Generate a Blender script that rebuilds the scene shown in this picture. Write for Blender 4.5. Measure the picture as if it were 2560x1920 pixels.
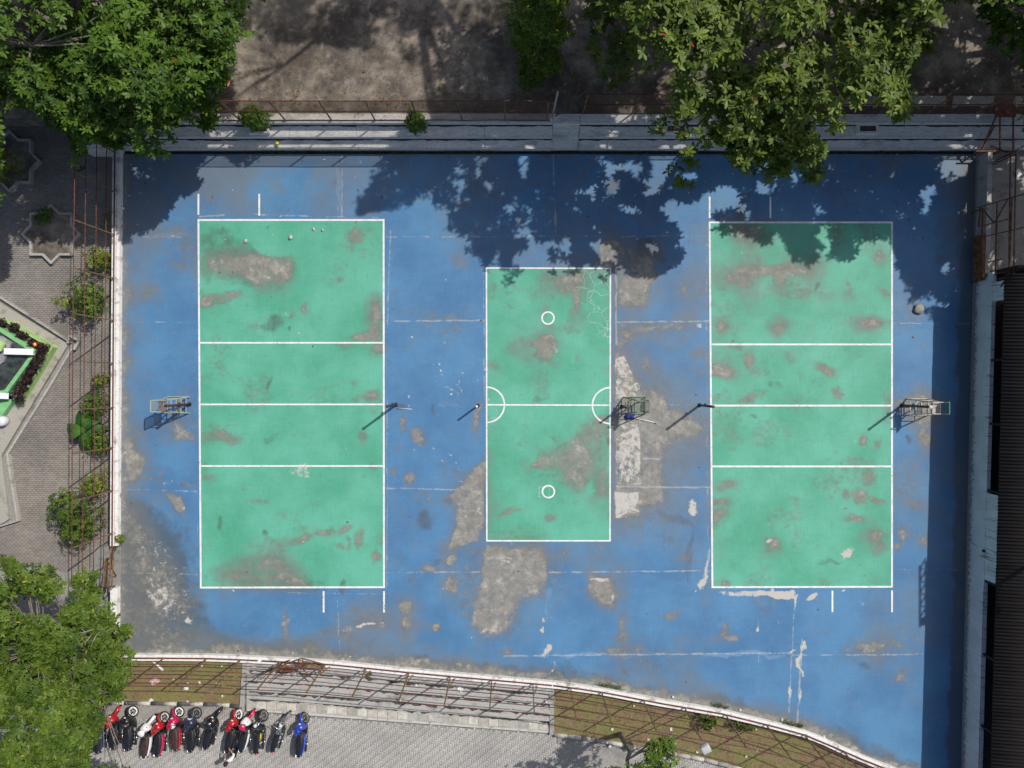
import bpy, math, random
import numpy as np
from mathutils import Vector, Matrix, Quaternion

random.seed(7)
RNG = np.random.default_rng(11)
SC = bpy.context.scene
COL = SC.collection
for o in list(bpy.data.objects):
    bpy.data.objects.remove(o)

# ------------------------------------------------------------------ camera, sky, sun, exposure
CAM_H = 35.0                       # metres above the court
PPM = 51.2                         # photo pixels (2560 wide) per metre on the court
cam = bpy.data.cameras.new('drone_camera')
cam.sensor_width = 36.0
cam.lens = 36.0 * CAM_H * PPM / 2560.0
cam.clip_end = 2000.0
camo = bpy.data.objects.new('drone_camera', cam)
camo.location = (0, 0, CAM_H)
COL.objects.link(camo)
SC.camera = camo

SUN_ELEV = math.radians(51.0)
SUN_AZ = (0.805, 0.593)
KX = SUN_AZ[0] / math.tan(SUN_ELEV)
KY = SUN_AZ[1] / math.tan(SUN_ELEV)
world = bpy.data.worlds.new('World')
SC.world = world
world.use_nodes = True
wn = world.node_tree
sky = wn.nodes.new('ShaderNodeTexSky')
sky.sky_type = 'NISHITA'
sky.sun_disc = False
sky.dust_density = 2.6
sky.ozone_density = 0.8
sky.sun_elevation = SUN_ELEV
sky.sun_rotation = math.atan2(SUN_AZ[0], SUN_AZ[1])
bg = wn.nodes['Background']
wn.links.new(sky.outputs[0], bg.inputs[0])
bg.inputs[1].default_value = 0.10
sun = bpy.data.lights.new('sun', 'SUN')
sun.energy = 3.7
sun.angle = math.radians(0.53)
sun.color = (1.0, 0.96, 0.9)
suno = bpy.data.objects.new('sun', sun)
sd = Vector((SUN_AZ[0] * math.cos(SUN_ELEV), SUN_AZ[1] * math.cos(SUN_ELEV), math.sin(SUN_ELEV)))
suno.rotation_euler = (-sd).to_track_quat('-Z', 'Y').to_euler()
suno.location = sd * 60
COL.objects.link(suno)
SC.view_settings.view_transform = 'Standard'
SC.view_settings.look = 'None'
SC.view_settings.exposure = 0.0
SC.view_settings.gamma = 1.0
SC.view_settings.use_curve_mapping = False
SC.cycles.max_bounces = 6
SC.cycles.diffuse_bounces = 3
SC.cycles.transparent_max_bounces = 8

GZ = 1.35                          # level of the soil behind the seating steps
# ------------------------------------------------------------------ helpers
def W(px, py, z=0.0):
    """point at height z whose place in the photograph is (px, py)"""
    k = (CAM_H - z) / CAM_H / PPM
    return Vector(((px - 1280.0) * k, (960.0 - py) * k, z))

def P2(pts, z=0.0):
    return [W(x, y, z) for x, y in pts]

def topx(P):
    k = CAM_H * PPM / (CAM_H - P[:, 2])
    return 1280 + P[:, 0] * k, 960 - P[:, 1] * k

def tag(o, label=None, cat=None, group=None, kind=None):
    if label: o['label'] = label
    if cat: o['category'] = cat
    if group: o['group'] = group
    if kind: o['kind'] = kind
    return o

def empty(name, loc=(0, 0, 0), rot=(0, 0, 0)):
    o = bpy.data.objects.new(name, None)
    o.empty_display_size = 0.2
    o.location = loc
    o.rotation_euler = rot
    COL.objects.link(o)
    return o

def thing(name, label, cat, loc=(0, 0, 0), rot=(0, 0, 0), group=None):
    return tag(empty(name, loc, rot), label, cat, group)

def link(name, me, parent=None):
    o = bpy.data.objects.new(name, me)
    COL.objects.link(o)
    if parent is not None:
        o.parent = parent
    return o

class MB:
    """collects shapes for ONE mesh"""
    def __init__(s):
        s.v = []; s.f = []; s.sm = []
    def add(s, vs, fs, M=None, smooth=False):
        b = len(s.v)
        s.v += [tuple(M @ Vector(p)) if M is not None else tuple(p) for p in vs]
        s.f += [tuple(i + b for i in f) for f in fs]
        s.sm += [smooth] * len(fs)
        return s
    def box(s, c, size, M=None, rz=0.0):
        x, y, z = (d / 2 for d in size)
        R = Matrix.Translation(c) @ Matrix.Rotation(rz, 4, 'Z')
        if M is not None: R = M @ R
        vs = [(a * x, b * y, d * z) for d in (-1, 1) for a, b in ((-1, -1), (1, -1), (1, 1), (-1, 1))]
        return s.add(vs, [(3, 2, 1, 0), (4, 5, 6, 7), (0, 1, 5, 4), (1, 2, 6, 5), (2, 3, 7, 6), (3, 0, 4, 7)], R)
    def bar(s, a, b, w, h=None, M=None):
        """square bar from a to b"""
        a, b = Vector(a), Vector(b)
        h = w if h is None else h
        d = (b - a).normalized()
        up = Vector((0, 0, 1)) if abs(d.z) < 0.95 else Vector((0, 1, 0))
        x = d.cross(up).normalized() * (w / 2)
        y = x.cross(d).normalized() * (h / 2)
        vs = [p + sx * x + sy * y for p in (a, b) for sx, sy in ((-1, -1), (1, -1), (1, 1), (-1, 1))]
        return s.add(vs, [(3, 2, 1, 0), (4, 5, 6, 7), (0, 1, 5, 4), (1, 2, 6, 5), (2, 3, 7, 6), (3, 0, 4, 7)], M)
    def tube(s, pts, rad, n=8, M=None, cap=True):
        pts = [Vector(p) for p in pts]
        r = rad if isinstance(rad, (list, tuple)) else [rad] * len(pts)
        vs, fs = [], []
        px = None
        for i, p in enumerate(pts):
            d = (pts[min(i + 1, len(pts) - 1)] - pts[max(i - 1, 0)]).normalized()
            if px is None:
                up = Vector((0, 0, 1)) if abs(d.z) < 0.9 else Vector((1, 0, 0))
                px = d.cross(up).normalized()
            else:
                px = (px - d * px.dot(d)).normalized()
            py = d.cross(px)
            for k in range(n):
                a = 2 * math.pi * k / n
                vs.append(p + r[i] * (math.cos(a) * px + math.sin(a) * py))
        for i in range(len(pts) - 1):
            for k in range(n):
                fs.append((i * n + k, i * n + (k + 1) % n, (i + 1) * n + (k + 1) % n, (i + 1) * n + k))
        s.add(vs, fs, M, True)
        if cap:
            b = len(s.v) - len(vs)
            s.f += [tuple(b + k for k in reversed(range(n))), tuple(b + (len(pts) - 1) * n + k for k in range(n))]
            s.sm += [False, False]
        return s
    def loft(s, secs, n=12, e=2.4, M=None):
        """superellipse sections (y, x_centre, z_centre, half_width, half_height) along y"""
        vs, fs = [], []
        for (y, xc, zc, hw, hh) in secs:
            for k in range(n):
                a = 2 * math.pi * k / n
                c, d = math.cos(a), math.sin(a)
                vs.append((xc + hw * math.copysign(abs(c) ** (2 / e), c), y, zc + hh * math.copysign(abs(d) ** (2 / e), d)))
        m = len(secs)
        for i in range(m - 1):
            for k in range(n):
                fs.append((i * n + k, (i + 1) * n + k, (i + 1) * n + (k + 1) % n, i * n + (k + 1) % n))
        fs.append(tuple(range(n)))
        fs.append(tuple((m - 1) * n + k for k in reversed(range(n))))
        return s.add(vs, fs, M, True)
    def lathe(s, prof, c=(0, 0, 0), axis='Z', n=20, M=None, a0=0.0, a1=None):
        """profile (radius, height) spun round an axis"""
        full = a1 is None
        a1 = 2 * math.pi if full else a1
        cnt = n if full else n + 1
        vs, fs = [], []
        for k in range(cnt):
            a = a0 + (a1 - a0) * k / n
            for r, h in prof:
                q = (r * math.cos(a), r * math.sin(a), h)
                if axis == 'X': q = (q[2], q[0], q[1])
                elif axis == 'Y': q = (q[1], q[2], q[0])
                vs.append((q[0] + c[0], q[1] + c[1], q[2] + c[2]))
        m = len(prof)
        for k in range(n):
            k2 = (k + 1) % cnt
            for j in range(m - 1):
                fs.append((k * m + j, k2 * m + j, k2 * m + j + 1, k * m + j + 1))
        return s.add(vs, fs, M, True)
    def prism(s, poly, z0, z1, M=None):
        """poly: list of xy (counter-clockwise or not), extruded z0..z1"""
        poly = [(p[0], p[1]) for p in poly]
        area = sum(poly[i][0] * poly[(i + 1) % len(poly)][1] - poly[(i + 1) % len(poly)][0] * poly[i][1] for i in range(len(poly)))
        if area < 0: poly = poly[::-1]
        n = len(poly)
        vs = [(x, y, z0) for x, y in poly] + [(x, y, z1) for x, y in poly]
        fs = [tuple(reversed(range(n))), tuple(range(n, 2 * n))] + [(i, (i + 1) % n, n + (i + 1) % n, n + i) for i in range(n)]
        return s.add(vs, fs, M)
    def mesh(s, name, m=None):
        me = bpy.data.meshes.new(name)
        me.from_pydata(s.v, [], s.f)
        me.polygons.foreach_set('use_smooth', s.sm)
        if m: me.materials.append(m)
        me.update()
        return me
    def build(s, name, m, parent=None):
        return link(name, s.mesh(name, m), parent)

def np_mesh(name, V, F, m, attrs=None, smooth=False):
    """big mesh of quads from arrays"""
    me = bpy.data.meshes.new(name)
    V = np.asarray(V, np.float32); F = np.asarray(F, np.int32)
    k = F.shape[1]
    me.vertices.add(len(V)); me.vertices.foreach_set('co', V.ravel())
    me.loops.add(F.size); me.loops.foreach_set('vertex_index', F.ravel())
    me.polygons.add(len(F)); me.polygons.foreach_set('loop_start', np.arange(0, F.size, k, dtype=np.int32))
    for n, a in (attrs or {}).items():
        at = me.attributes.new(n, 'FLOAT', 'POINT')
        at.data.foreach_set('value', np.asarray(a, np.float32).ravel())
    if smooth: me.polygons.foreach_set('use_smooth', np.ones(len(F), bool))
    me.materials.append(m)
    me.update(calc_edges=True)
    return me

def inpoly(x, y, poly):
    x = np.asarray(x, float); y = np.asarray(y, float)
    r = np.zeros(x.shape, bool)
    n = len(poly)
    for i in range(n):
        x0, y0 = poly[i]; x1, y1 = poly[(i + 1) % n]
        if y0 == y1: continue
        c = (y0 > y) != (y1 > y)
        r ^= c & (x < (x1 - x0) * (y - y0) / (y1 - y0) + x0)
    return r

def sdpoly(x, y, poly):
    """signed distance, positive inside"""
    d = np.full(x.shape, 1e9)
    n = len(poly)
    for i in range(n):
        ax, ay = poly[i]; bx, by = poly[(i + 1) % n]
        ex, ey = bx - ax, by - ay
        L = ex * ex + ey * ey + 1e-9
        t = np.clip(((x - ax) * ex + (y - ay) * ey) / L, 0, 1)
        d = np.minimum(d, np.hypot(x - ax - t * ex, y - ay - t * ey))
    return np.where(inpoly(x, y, poly), d, -d)

def vnoise(x, y, seed=0):
    r = np.random.default_rng(seed).random((256, 256))
    xi = np.floor(x).astype(int); yi = np.floor(y).astype(int)
    fx = x - xi; fy = y - yi
    fx = fx * fx * (3 - 2 * fx); fy = fy * fy * (3 - 2 * fy)
    g = lambda i, j: r[i & 255, j & 255]
    return (g(xi, yi) * (1 - fx) + g(xi + 1, yi) * fx) * (1 - fy) + (g(xi, yi + 1) * (1 - fx) + g(xi + 1, yi + 1) * fx) * fy

def fbm(x, y, wl, oct=4, seed=0):
    s = 0; a = 0.5; t = 0
    for o in range(oct):
        s = s + a * vnoise(x / wl + 17.3 * o, y / wl - 9.1 * o, seed + o); t += a
        a *= 0.55; wl = wl / 2.1
    return s / t

def sstep(a, b, x):
    t = np.clip((x - a) / (b - a), 0, 1)
    return t * t * (3 - 2 * t)

# ------------------------------------------------------------------ materials
class NT:
    def __init__(s, name):
        s.m = bpy.data.materials.new(name); s.m.use_nodes = True
        s.t = s.m.node_tree; s.b = s.t.nodes['Principled BSDF']
        s.co = None
    def n(s, ty, **kw):
        q = s.t.nodes.new(ty)
        for k, v in kw.items(): setattr(q, k, v)
        return q
    def put(s, sock, v):
        if isinstance(v, bpy.types.NodeSocket): s.t.links.new(v, sock)
        elif v is not None:
            if isinstance(v, (tuple, list)) and len(v) == 3 and sock.type == 'RGBA': v = (*v, 1)
            sock.default_value = v
    def coord(s, scale=(1, 1, 1), rot=(0, 0, 0), world=False):
        if world:
            g = s.n('ShaderNodeNewGeometry').outputs['Position']
        else:
            g = s.n('ShaderNodeTexCoord').outputs['Object']
        mp = s.n('ShaderNodeMapping'); s.put(mp.inputs[0], g)
        mp.inputs['Scale'].default_value = scale; mp.inputs['Rotation'].default_value = rot
        return mp.outputs[0]
    def noise(s, scale, detail=4, rough=0.55, vec=None, dist=0.0):
        q = s.n('ShaderNodeTexNoise')
        s.put(q.inputs['Vector'], vec if vec is not None else s.coord())
        q.inputs['Scale'].default_value = scale; q.inputs['Detail'].default_value = detail
        q.inputs['Roughness'].default_value = rough; q.inputs['Distortion'].default_value = dist
        return q.outputs[0]
    def ramp(s, fac, a, b, smooth=True):
        q = s.n('ShaderNodeMapRange'); q.interpolation_type = 'SMOOTHSTEP' if smooth else 'LINEAR'
        s.put(q.inputs[0], fac); q.inputs[1].default_value = a; q.inputs[2].default_value = b
        return q.outputs[0]
    def math(s, op, a, b=None, clamp=False):
        q = s.n('ShaderNodeMath'); q.operation = op; q.use_clamp = clamp
        s.put(q.inputs[0], a)
        if b is not None: s.put(q.inputs[1], b)
        return q.outputs[0]
    def mix(s, fac, a, b, blend='MIX'):
        q = s.n('ShaderNodeMix'); q.data_type = 'RGBA'; q.blend_type = blend
        s.put(q.inputs[0], fac); s.put(q.inputs[6], a); s.put(q.inputs[7], b)
        return q.outputs[2]
    def attr(s, name):
        q = s.n('ShaderNodeAttribute'); q.attribute_name = name
        return q.outputs['Fac']
    def rnd(s):
        return s.n('ShaderNodeObjectInfo').outputs['Random']
    def island(s):
        return s.n('ShaderNodeNewGeometry').outputs['Random Per Island']
    def bump(s, h, strength=0.3, dist=0.02):
        q = s.n('ShaderNodeBump'); s.put(q.inputs['Height'], h)
        q.inputs['Strength'].default_value = strength; q.inputs['Distance'].default_value = dist
        s.t.links.new(q.outputs[0], s.b.inputs['Normal'])
    def out(s, col, rough=0.8, metal=0.0, spec=0.5):
        s.put(s.b.inputs['Base Color'], col)
        s.put(s.b.inputs['Roughness'], rough)
        s.b.inputs['Metallic'].default_value = metal
        s.b.inputs['Specular IOR Level'].default_value = spec
        return s.m

def mul(c, k): return tuple(min(1.0, x * k) for x in c)

def mat(name, c, rough=0.7, metal=0.0, var=0.25, scale=6.0, c2=None, spec=0.5, bump=0.0, rnd=0.0):
    t = NT(name)
    f = t.noise(scale, 5, 0.6)
    col = t.mix(t.ramp(f, 0.3, 0.7), mul(c, 1 - var), c2 if c2 else mul(c, 1 + var))
    if rnd:
        r = t.math('MULTIPLY_ADD', t.rnd(), rnd * 2); r.node.inputs[2].default_value = 1 - rnd
        col = t.mix(1.0, col, r, 'MULTIPLY')
    if bump: t.bump(t.noise(scale * 6, 4), bump, 0.01)
    return t.out(col, rough, metal, spec)

def leaf_mat(name, dark, light, odd=(0.35, 0.06, 0.02), rough=0.48, odd_at=0.985, trans=0.22):
    t = NT(name)
    a = t.attr('tint')
    col = t.mix(t.ramp(a, 0.05, 0.95, False), dark, light)
    col = t.mix(t.math('GREATER_THAN', a, odd_at), col, odd)
    t.out(col, rough, 0, 0.22)
    tr = t.n('ShaderNodeBsdfTranslucent')
    t.put(tr.inputs[0], t.mix(1.0, col, (1.0, 1.0, 0.45), 'MULTIPLY'))
    mx = t.n('ShaderNodeMixShader'); mx.inputs[0].default_value = trans
    t.t.links.new(t.b.outputs[0], mx.inputs[1]); t.t.links.new(tr.outputs[0], mx.inputs[2])
    t.t.links.new(mx.outputs[0], t.t.nodes['Material Output'].inputs[0])
    return t.m

def concrete(name, c, dirt=(0.10, 0.09, 0.08), amount=0.5, scale=1.5, stretch=(1, 1, 1)):
    t = NT(name)
    v = t.coord(stretch, world=True)
    f1 = t.noise(scale, 7, 0.62, v); f2 = t.noise(scale * 9, 5, 0.6, v)
    col = t.mix(t.ramp(f2, 0.3, 0.7), mul(c, 0.82), mul(c, 1.15))
    f = t.math('MULTIPLY', t.ramp(f1, 0.5, 0.72), amount)
    col = t.mix(f, col, dirt)
    t.bump(f2, 0.25, 0.01)
    return t.out(col, 0.88)

def rust(name, a=(0.10, 0.035, 0.022), b=(0.24, 0.10, 0.045), scale=5):
    t = NT(name)
    v = t.coord(world=True)
    f = t.noise(scale, 6, 0.65, v)
    return t.out(t.mix(t.ramp(f, 0.38, 0.66), a, b), 0.8, 0.1)

def paint_mat(name, base, base2, dirtc):
    """worn sports-floor paint; the wear masks are point attributes of the mesh"""
    t = NT(name)
    v = t.coord(world=True)
    big = t.noise(0.35, 5, 0.6, v); mid = t.noise(2.2, 6, 0.65, v); fine = t.noise(28, 4, 0.7, v)
    vs = t.coord((0.7, 5, 1), world=True); streak = t.noise(1.3, 6, 0.7, vs)
    vs2 = t.coord((5, 0.7, 1), world=True); streak2 = t.noise(1.1, 6, 0.7, vs2)
    col = t.mix(t.ramp(big, 0.32, 0.68), base, base2)
    col = t.mix(t.math('MULTIPLY', t.ramp(mid, 0.45, 0.8), 0.35), col, mul(base, 1.35))
    col = t.mix(t.math('MULTIPLY', t.ramp(streak, 0.55, 0.8), 0.22), col, dirtc)
    col = t.mix(t.math('MULTIPLY', t.ramp(streak2, 0.56, 0.8), 0.2), col, mul(base2, 1.35))
    g = t.math('MULTIPLY_ADD', fine, 0.6); g.node.inputs[2].default_value = 0.70
    col = t.mix(1.0, col, g, 'MULTIPLY')
    for sc_ in ((1.2, 22, 1), (22, 1.2, 1)):
        g = t.math('MULTIPLY_ADD', t.noise(1.0, 5, 0.75, t.coord(sc_, world=True)), 0.34); g.node.inputs[2].default_value = 0.83
        col = t.mix(1.0, col, g, 'MULTIPLY')
    scf = t.math('MULTIPLY', t.ramp(t.noise(3.0, 10, 0.82, t.coord((1, .6, 1), (0, 0, .6), world=True), 0.6), 0.56, 0.70), 0.45)
    col = t.mix(scf, col, mul(dirtc, 0.75))
    pal = t.math('MULTIPLY', t.ramp(t.noise(2.1, 10, 0.8, t.coord((.5, 1.4, 1), world=True), 0.3), 0.55, 0.72), 0.28)
    col = t.mix(pal, col, tuple(0.5 * x + 0.22 for x in base2))
    fresh = t.attr('fresh')
    col = t.mix(t.math('MULTIPLY', t.ramp(t.math('ADD', fresh, t.math('MULTIPLY', t.math('SUBTRACT', mid, 0.5), 0.9)), 0.35, 0.8), 0.42), col, tuple(0.75 * x + 0.16 for x in base2))
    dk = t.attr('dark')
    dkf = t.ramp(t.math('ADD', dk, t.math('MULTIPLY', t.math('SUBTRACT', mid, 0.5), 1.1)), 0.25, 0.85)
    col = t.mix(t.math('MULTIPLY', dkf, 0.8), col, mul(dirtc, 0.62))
    # dusty film
    du = t.attr('dust')
    duf = t.ramp(t.math('ADD', du, t.math('MULTIPLY', t.math('SUBTRACT', t.noise(1.0, 7, 0.68, v), 0.5), 1.2)), 0.15, 0.95)
    col = t.mix(t.math('MULTIPLY', duf, 0.62), col, (0.165, 0.168, 0.162))
    # feathered stain round bare concrete, then the bare concrete itself
    w = t.attr('wear')
    edge = t.noise(4.2, 9, 0.74, v, 0.3)
    wf = t.math('ADD', w, t.math('MULTIPLY', t.math('SUBTRACT', edge, 0.5), t.math('MULTIPLY', t.ramp(w, 0.0, 0.3), 1.9)))
    spots = t.math('MAXIMUM', t.math('MULTIPLY', t.ramp(t.noise(1.1, 7, 0.7, v, 0.4), 0.60, 0.74), 0.38), t.math('MULTIPLY', t.math('MULTIPLY', t.ramp(t.noise(5.5, 7, 0.75, t.coord((.7, 1.3, 1), world=True), 0.3), 0.58, 0.70), t.ramp(t.noise(0.45, 4, 0.6, v), 0.46, 0.62)), 0.55))
    sfac = t.math('MAXIMUM', t.math('MULTIPLY', t.ramp(wf, 0.10, 0.85), 0.82), spots)
    col = t.mix(sfac, col, t.mix(t.ramp(mid, 0.35, 0.65), (0.13, 0.127, 0.107), (0.20, 0.193, 0.165)))
    res = t.math('MULTIPLY_ADD', t.ramp(t.noise(2.4, 9, 0.78, v, 0.5), 0.38, 0.60), 0.62); res.node.inputs[2].default_value = 0.28
    wfac = t.math('MULTIPLY', t.ramp(wf, 0.46, 0.95), res)
    con = t.mix(t.ramp(t.noise(1.7, 7, 0.7, v), 0.35, 0.66), (0.24, 0.228, 0.20), (0.345, 0.328, 0.293))
    con = t.mix(t.math('MULTIPLY', t.ramp(t.noise(11, 6, 0.75, v), 0.5, 0.75), 0.5), con, (0.46, 0.43, 0.385))
    con = t.mix(t.math('MULTIPLY', t.ramp(t.noise(1.2, 10, 0.78, v, 0.5), 0.52, 0.64), 0.75), con, (0.50, 0.47, 0.42))
    con = t.mix(t.math('MULTIPLY', t.ramp(t.noise(3.3, 8, 0.75, v), 0.56, 0.68), 0.6), con, (0.17, 0.155, 0.14))
    col = t.mix(wfac, col, con)
    # white flecks and pale cement
    li = t.attr('light')
    lf = t.math('ADD', li, t.math('MULTIPLY', t.math('SUBTRACT', t.noise(3.6, 10, 0.8, v, 0.4), 0.5), 2.3))
    col = t.mix(t.math('MULTIPLY', t.ramp(lf, 0.42, 0.66), t.ramp(li, 0.02, 0.3)), col, (0.50, 0.475, 0.43))
    fl = t.math('MULTIPLY', t.ramp(t.noise(9, 5, 0.7, v), 0.66, 0.70), t.ramp(t.noise(0.5, 4, 0.6, v), 0.46, 0.6))
    col = t.mix(t.math('MULTIPLY', fl, 0.6), col, (0.5, 0.52, 0.52))
    jt = t.attr('joint')
    jf = t.math('ADD', jt, t.math('MULTIPLY', t.math('SUBTRACT', t.noise(1.6, 9, 0.82, v), 0.5), 2.1))
    col = t.mix(t.math('MULTIPLY', t.math('MULTIPLY', t.ramp(jf, 0.5, 0.72), t.ramp(jt, 0.08, 0.5)), 0.52), col, (0.42, 0.44, 0.44))
    # fine crazing where the coat has split
    ck = t.attr('crack')
    vo = t.n('ShaderNodeTexVoronoi'); vo.feature = 'DISTANCE_TO_EDGE'; vo.inputs['Scale'].default_value = 1.55
    wv = t.n('ShaderNodeVectorMath'); wv.operation = 'ADD'
    nz = t.n('ShaderNodeTexNoise'); nz.inputs['Scale'].default_value = 1.3; t.put(nz.inputs['Vector'], v)
    t.put(wv.inputs[0], v); t.put(wv.inputs[1], nz.outputs['Color']); t.put(vo.inputs['Vector'], wv.outputs[0])
    cf = t.math('MULTIPLY', t.math('SUBTRACT', 1.0, t.ramp(vo.outputs['Distance'], 0.012, 0.035)), ck)
    col = t.mix(t.math('MULTIPLY', cf, 0.5), col, (0.45, 0.55, 0.48))
    t.bump(t.math('ADD', fine, t.math('MULTIPLY', wfac, -0.6)), 0.12, 0.01)
    return t.out(col, t.math('ADD', 0.62, t.math('MULTIPLY', wfac, 0.25)), 0, 0.35)

M = {}
M['blue'] = paint_mat('blue_floor_paint', (0.064, 0.172, 0.330), (0.088, 0.232, 0.405), (0.12, 0.15, 0.18))
M['green'] = paint_mat('green_floor_paint', (0.076, 0.338, 0.218), (0.124, 0.43, 0.308), (0.11, 0.17, 0.125))
def line_paint():
    t = NT('white_line_paint')
    v = t.coord(world=True)
    col = t.mix(t.ramp(t.noise(3, 7, .7, v), .4, .7), (0.80, 0.81, 0.79), (0.58, 0.60, 0.58))
    t.out(col, .65)
    gone = t.math('MULTIPLY', t.ramp(t.math('ADD', t.noise(7, 9, .8, v), t.math('MULTIPLY', t.math('SUBTRACT', t.noise(.6, 5, .6, v), .5), .55)), .60, .70), .85)
    tr = t.n('ShaderNodeBsdfTransparent'); mx = t.n('ShaderNodeMixShader'); t.put(mx.inputs[0], gone)
    t.t.links.new(t.b.outputs[0], mx.inputs[1]); t.t.links.new(tr.outputs[0], mx.inputs[2])
    t.t.links.new(mx.outputs[0], t.t.nodes['Material Output'].inputs[0])
    return t.m
M['line'] = line_paint()
M['white_wall'] = concrete('whitewashed_concrete', (0.78, 0.76, 0.73), (0.16, 0.145, 0.13), 0.75, 2.5)
M['step'] = concrete('weathered_concrete', (0.40, 0.385, 0.355), (0.12, 0.11, 0.10), 0.7, 1.6, (0.6, 1.6, 1))
M['bleacher'] = concrete('bleacher_concrete', (0.70, 0.675, 0.63), (0.13, 0.125, 0.12), 0.5, 1.4, (0.5, 1.5, 1))
M['slab'] = mat('pale_paving_slab', (0.45, 0.425, 0.37), 0.85, var=0.18, scale=5, rnd=0.25, bump=0.2)
M['kerb_w'] = concrete('kerb_white_paint', (0.52, 0.50, 0.46), (0.2, 0.18, 0.15), 0.8, 3)
M['kerb_k'] = concrete('kerb_black_paint', (0.07, 0.07, 0.075), (0.2, 0.18, 0.16), 0.6, 3)
M['rust'] = rust('rusted_iron')
M['rust_red'] = rust('red_oxide_iron', (0.085, 0.025, 0.024), (0.17, 0.06, 0.045))
M['rust_post'] = rust('ochre_rusted_post', (0.14, 0.075, 0.035), (0.27, 0.17, 0.085))
M['rust_wire'] = rust('rusted_wire', (0.12, 0.045, 0.03), (0.2, 0.09, 0.06))
M['black_metal'] = mat('black_painted_steel', (0.02, 0.02, 0.022), 0.45, 0.2)
M['bark'] = mat('grey_bark', (0.21, 0.18, 0.15), 0.9, var=0.35, scale=7, bump=0.6)
M['twig'] = mat('pale_twig_bark', (0.30, 0.27, 0.23), 0.9, var=0.3, scale=9)
# ------------------------------------------------------------------ ground, court, paving
def soil_material():
    t = NT('bare_soil')
    v = t.coord(world=True)
    a = t.noise(0.45, 7, 0.65, v); b = t.noise(3.5, 7, 0.7, v); c = t.noise(26, 4, 0.7, v)
    col = t.mix(t.ramp(a, 0.38, 0.64), (0.095, 0.08, 0.066), (0.33, 0.28, 0.22))
    col = t.mix(t.math('MULTIPLY', t.ramp(t.noise(1.6, 8, 0.72, v, 0.4), 0.62, 0.42), 0.55), col, (0.075, 0.067, 0.06))
    col = t.mix(t.math('MULTIPLY', t.ramp(b, 0.5, 0.75), 0.6), col, (0.33, 0.30, 0.26))
    col = t.mix(t.math('MULTIPLY', t.ramp(b, 0.28, 0.42), 0.0), col, (0.1, 0.06, 0.03))
    g = t.math('MULTIPLY_ADD', c, 0.7); g.node.inputs[2].default_value = 0.6
    col = t.mix(1.0, col, g, 'MULTIPLY')
    t.bump(b, 0.5, 0.05)
    return t.out(col, 0.95, 0, 0.2)

def turf_material():
    t = NT('dry_turf')
    v = t.coord(world=True)
    a = t.noise(1.1, 7, 0.65, v); b = t.noise(9, 6, 0.7, v); c = t.noise(45, 4, 0.7, v)
    col = t.mix(t.ramp(a, 0.36, 0.6), (0.27, 0.185, 0.11), (0.25, 0.235, 0.085))
    col = t.mix(t.math('MULTIPLY', t.ramp(t.noise(2.6, 8, 0.75, v, 0.4), 0.5, 0.64), 0.75), col, (0.17, 0.115, 0.07))
    col = t.mix(t.math('MULTIPLY', t.ramp(b, 0.5, 0.75), 0.7), col, (0.38, 0.30, 0.165))
    g = t.math('MULTIPLY_ADD', c, 0.9); g.node.inputs[2].default_value = 0.5
    col = t.mix(1.0, col, g, 'MULTIPLY')
    t.bump(c, 0.6, 0.03)
    return t.out(col, 0.95, 0, 0.2)

M['soil'] = soil_material()
M['turf'] = turf_material()
M['far'] = mat('far_ground', (0.13, 0.12, 0.085), 0.95, var=0.4, scale=0.05)
M['sand'] = concrete('joint_sand', (0.27, 0.258, 0.238), (0.08, 0.075, 0.07), 0.6, 1.2)
M['cement'] = concrete('cement_screed', (0.30, 0.285, 0.265), (0.14, 0.13, 0.12), 0.6, 1.0)
def paver_material(name, a, b, amp=1.0):
    t = NT(name)
    v = t.coord(world=True)
    big = t.noise(0.5, 5, 0.6, v); mid = t.noise(6, 6, 0.7, v)
    col = t.mix(t.attr('tint'), a, b)
    k = t.math('MULTIPLY_ADD', big, 0.9 * amp); k.node.inputs[2].default_value = 1.0 - 0.45 * amp
    col = t.mix(1.0, col, k, 'MULTIPLY')
    col = t.mix(t.math('MULTIPLY', t.ramp(mid, 0.52, 0.75), 0.4), col, mul(a, 0.5))
    return t.out(col, 0.9, 0, 0.3)
M['paver'] = paver_material('grey_paver', (0.345, 0.332, 0.308), (0.405, 0.39, 0.362))
M['paver_old'] = paver_material('mossy_paver', (0.213, 0.193, 0.170), (0.262, 0.238, 0.21), 1.3)

LOW = -1.0                                  # level of the path and the road
g = MB(); g.add([(-600, -600, -1.35), (600, -600, -1.35), (600, 600, -1.35), (-600, 600, -1.35)], [(0, 1, 2, 3)])
tag(g.build('ground', M['far']), kind='structure')

# --- inner edge of the low wall along the foot of the court (photo points at z = 0)
EDGE = [(300, 1632), (420, 1632), (520, 1633), (580, 1635), (640, 1638), (760, 1644), (850, 1650), (1000, 1666), (1130, 1678), (1280, 1691), (1400, 1702), (1500, 1716),
        (1650, 1745), (1800, 1770), (1920, 1799), (2007, 1822), (2059, 1842), (2105, 1864), (2169, 1891), (2241, 1919), (2330, 1958), (2402, 1992)]
def edge_y(x):
    return np.interp(x, [p[0] for p in EDGE], [p[1] for p in EDGE])
def right_x(y):
    return 2440 - (y - 390) * 38.0 / 1530
def left_x(y):
    return 308 - (y - 380) * 8.0 / 1250

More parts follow.
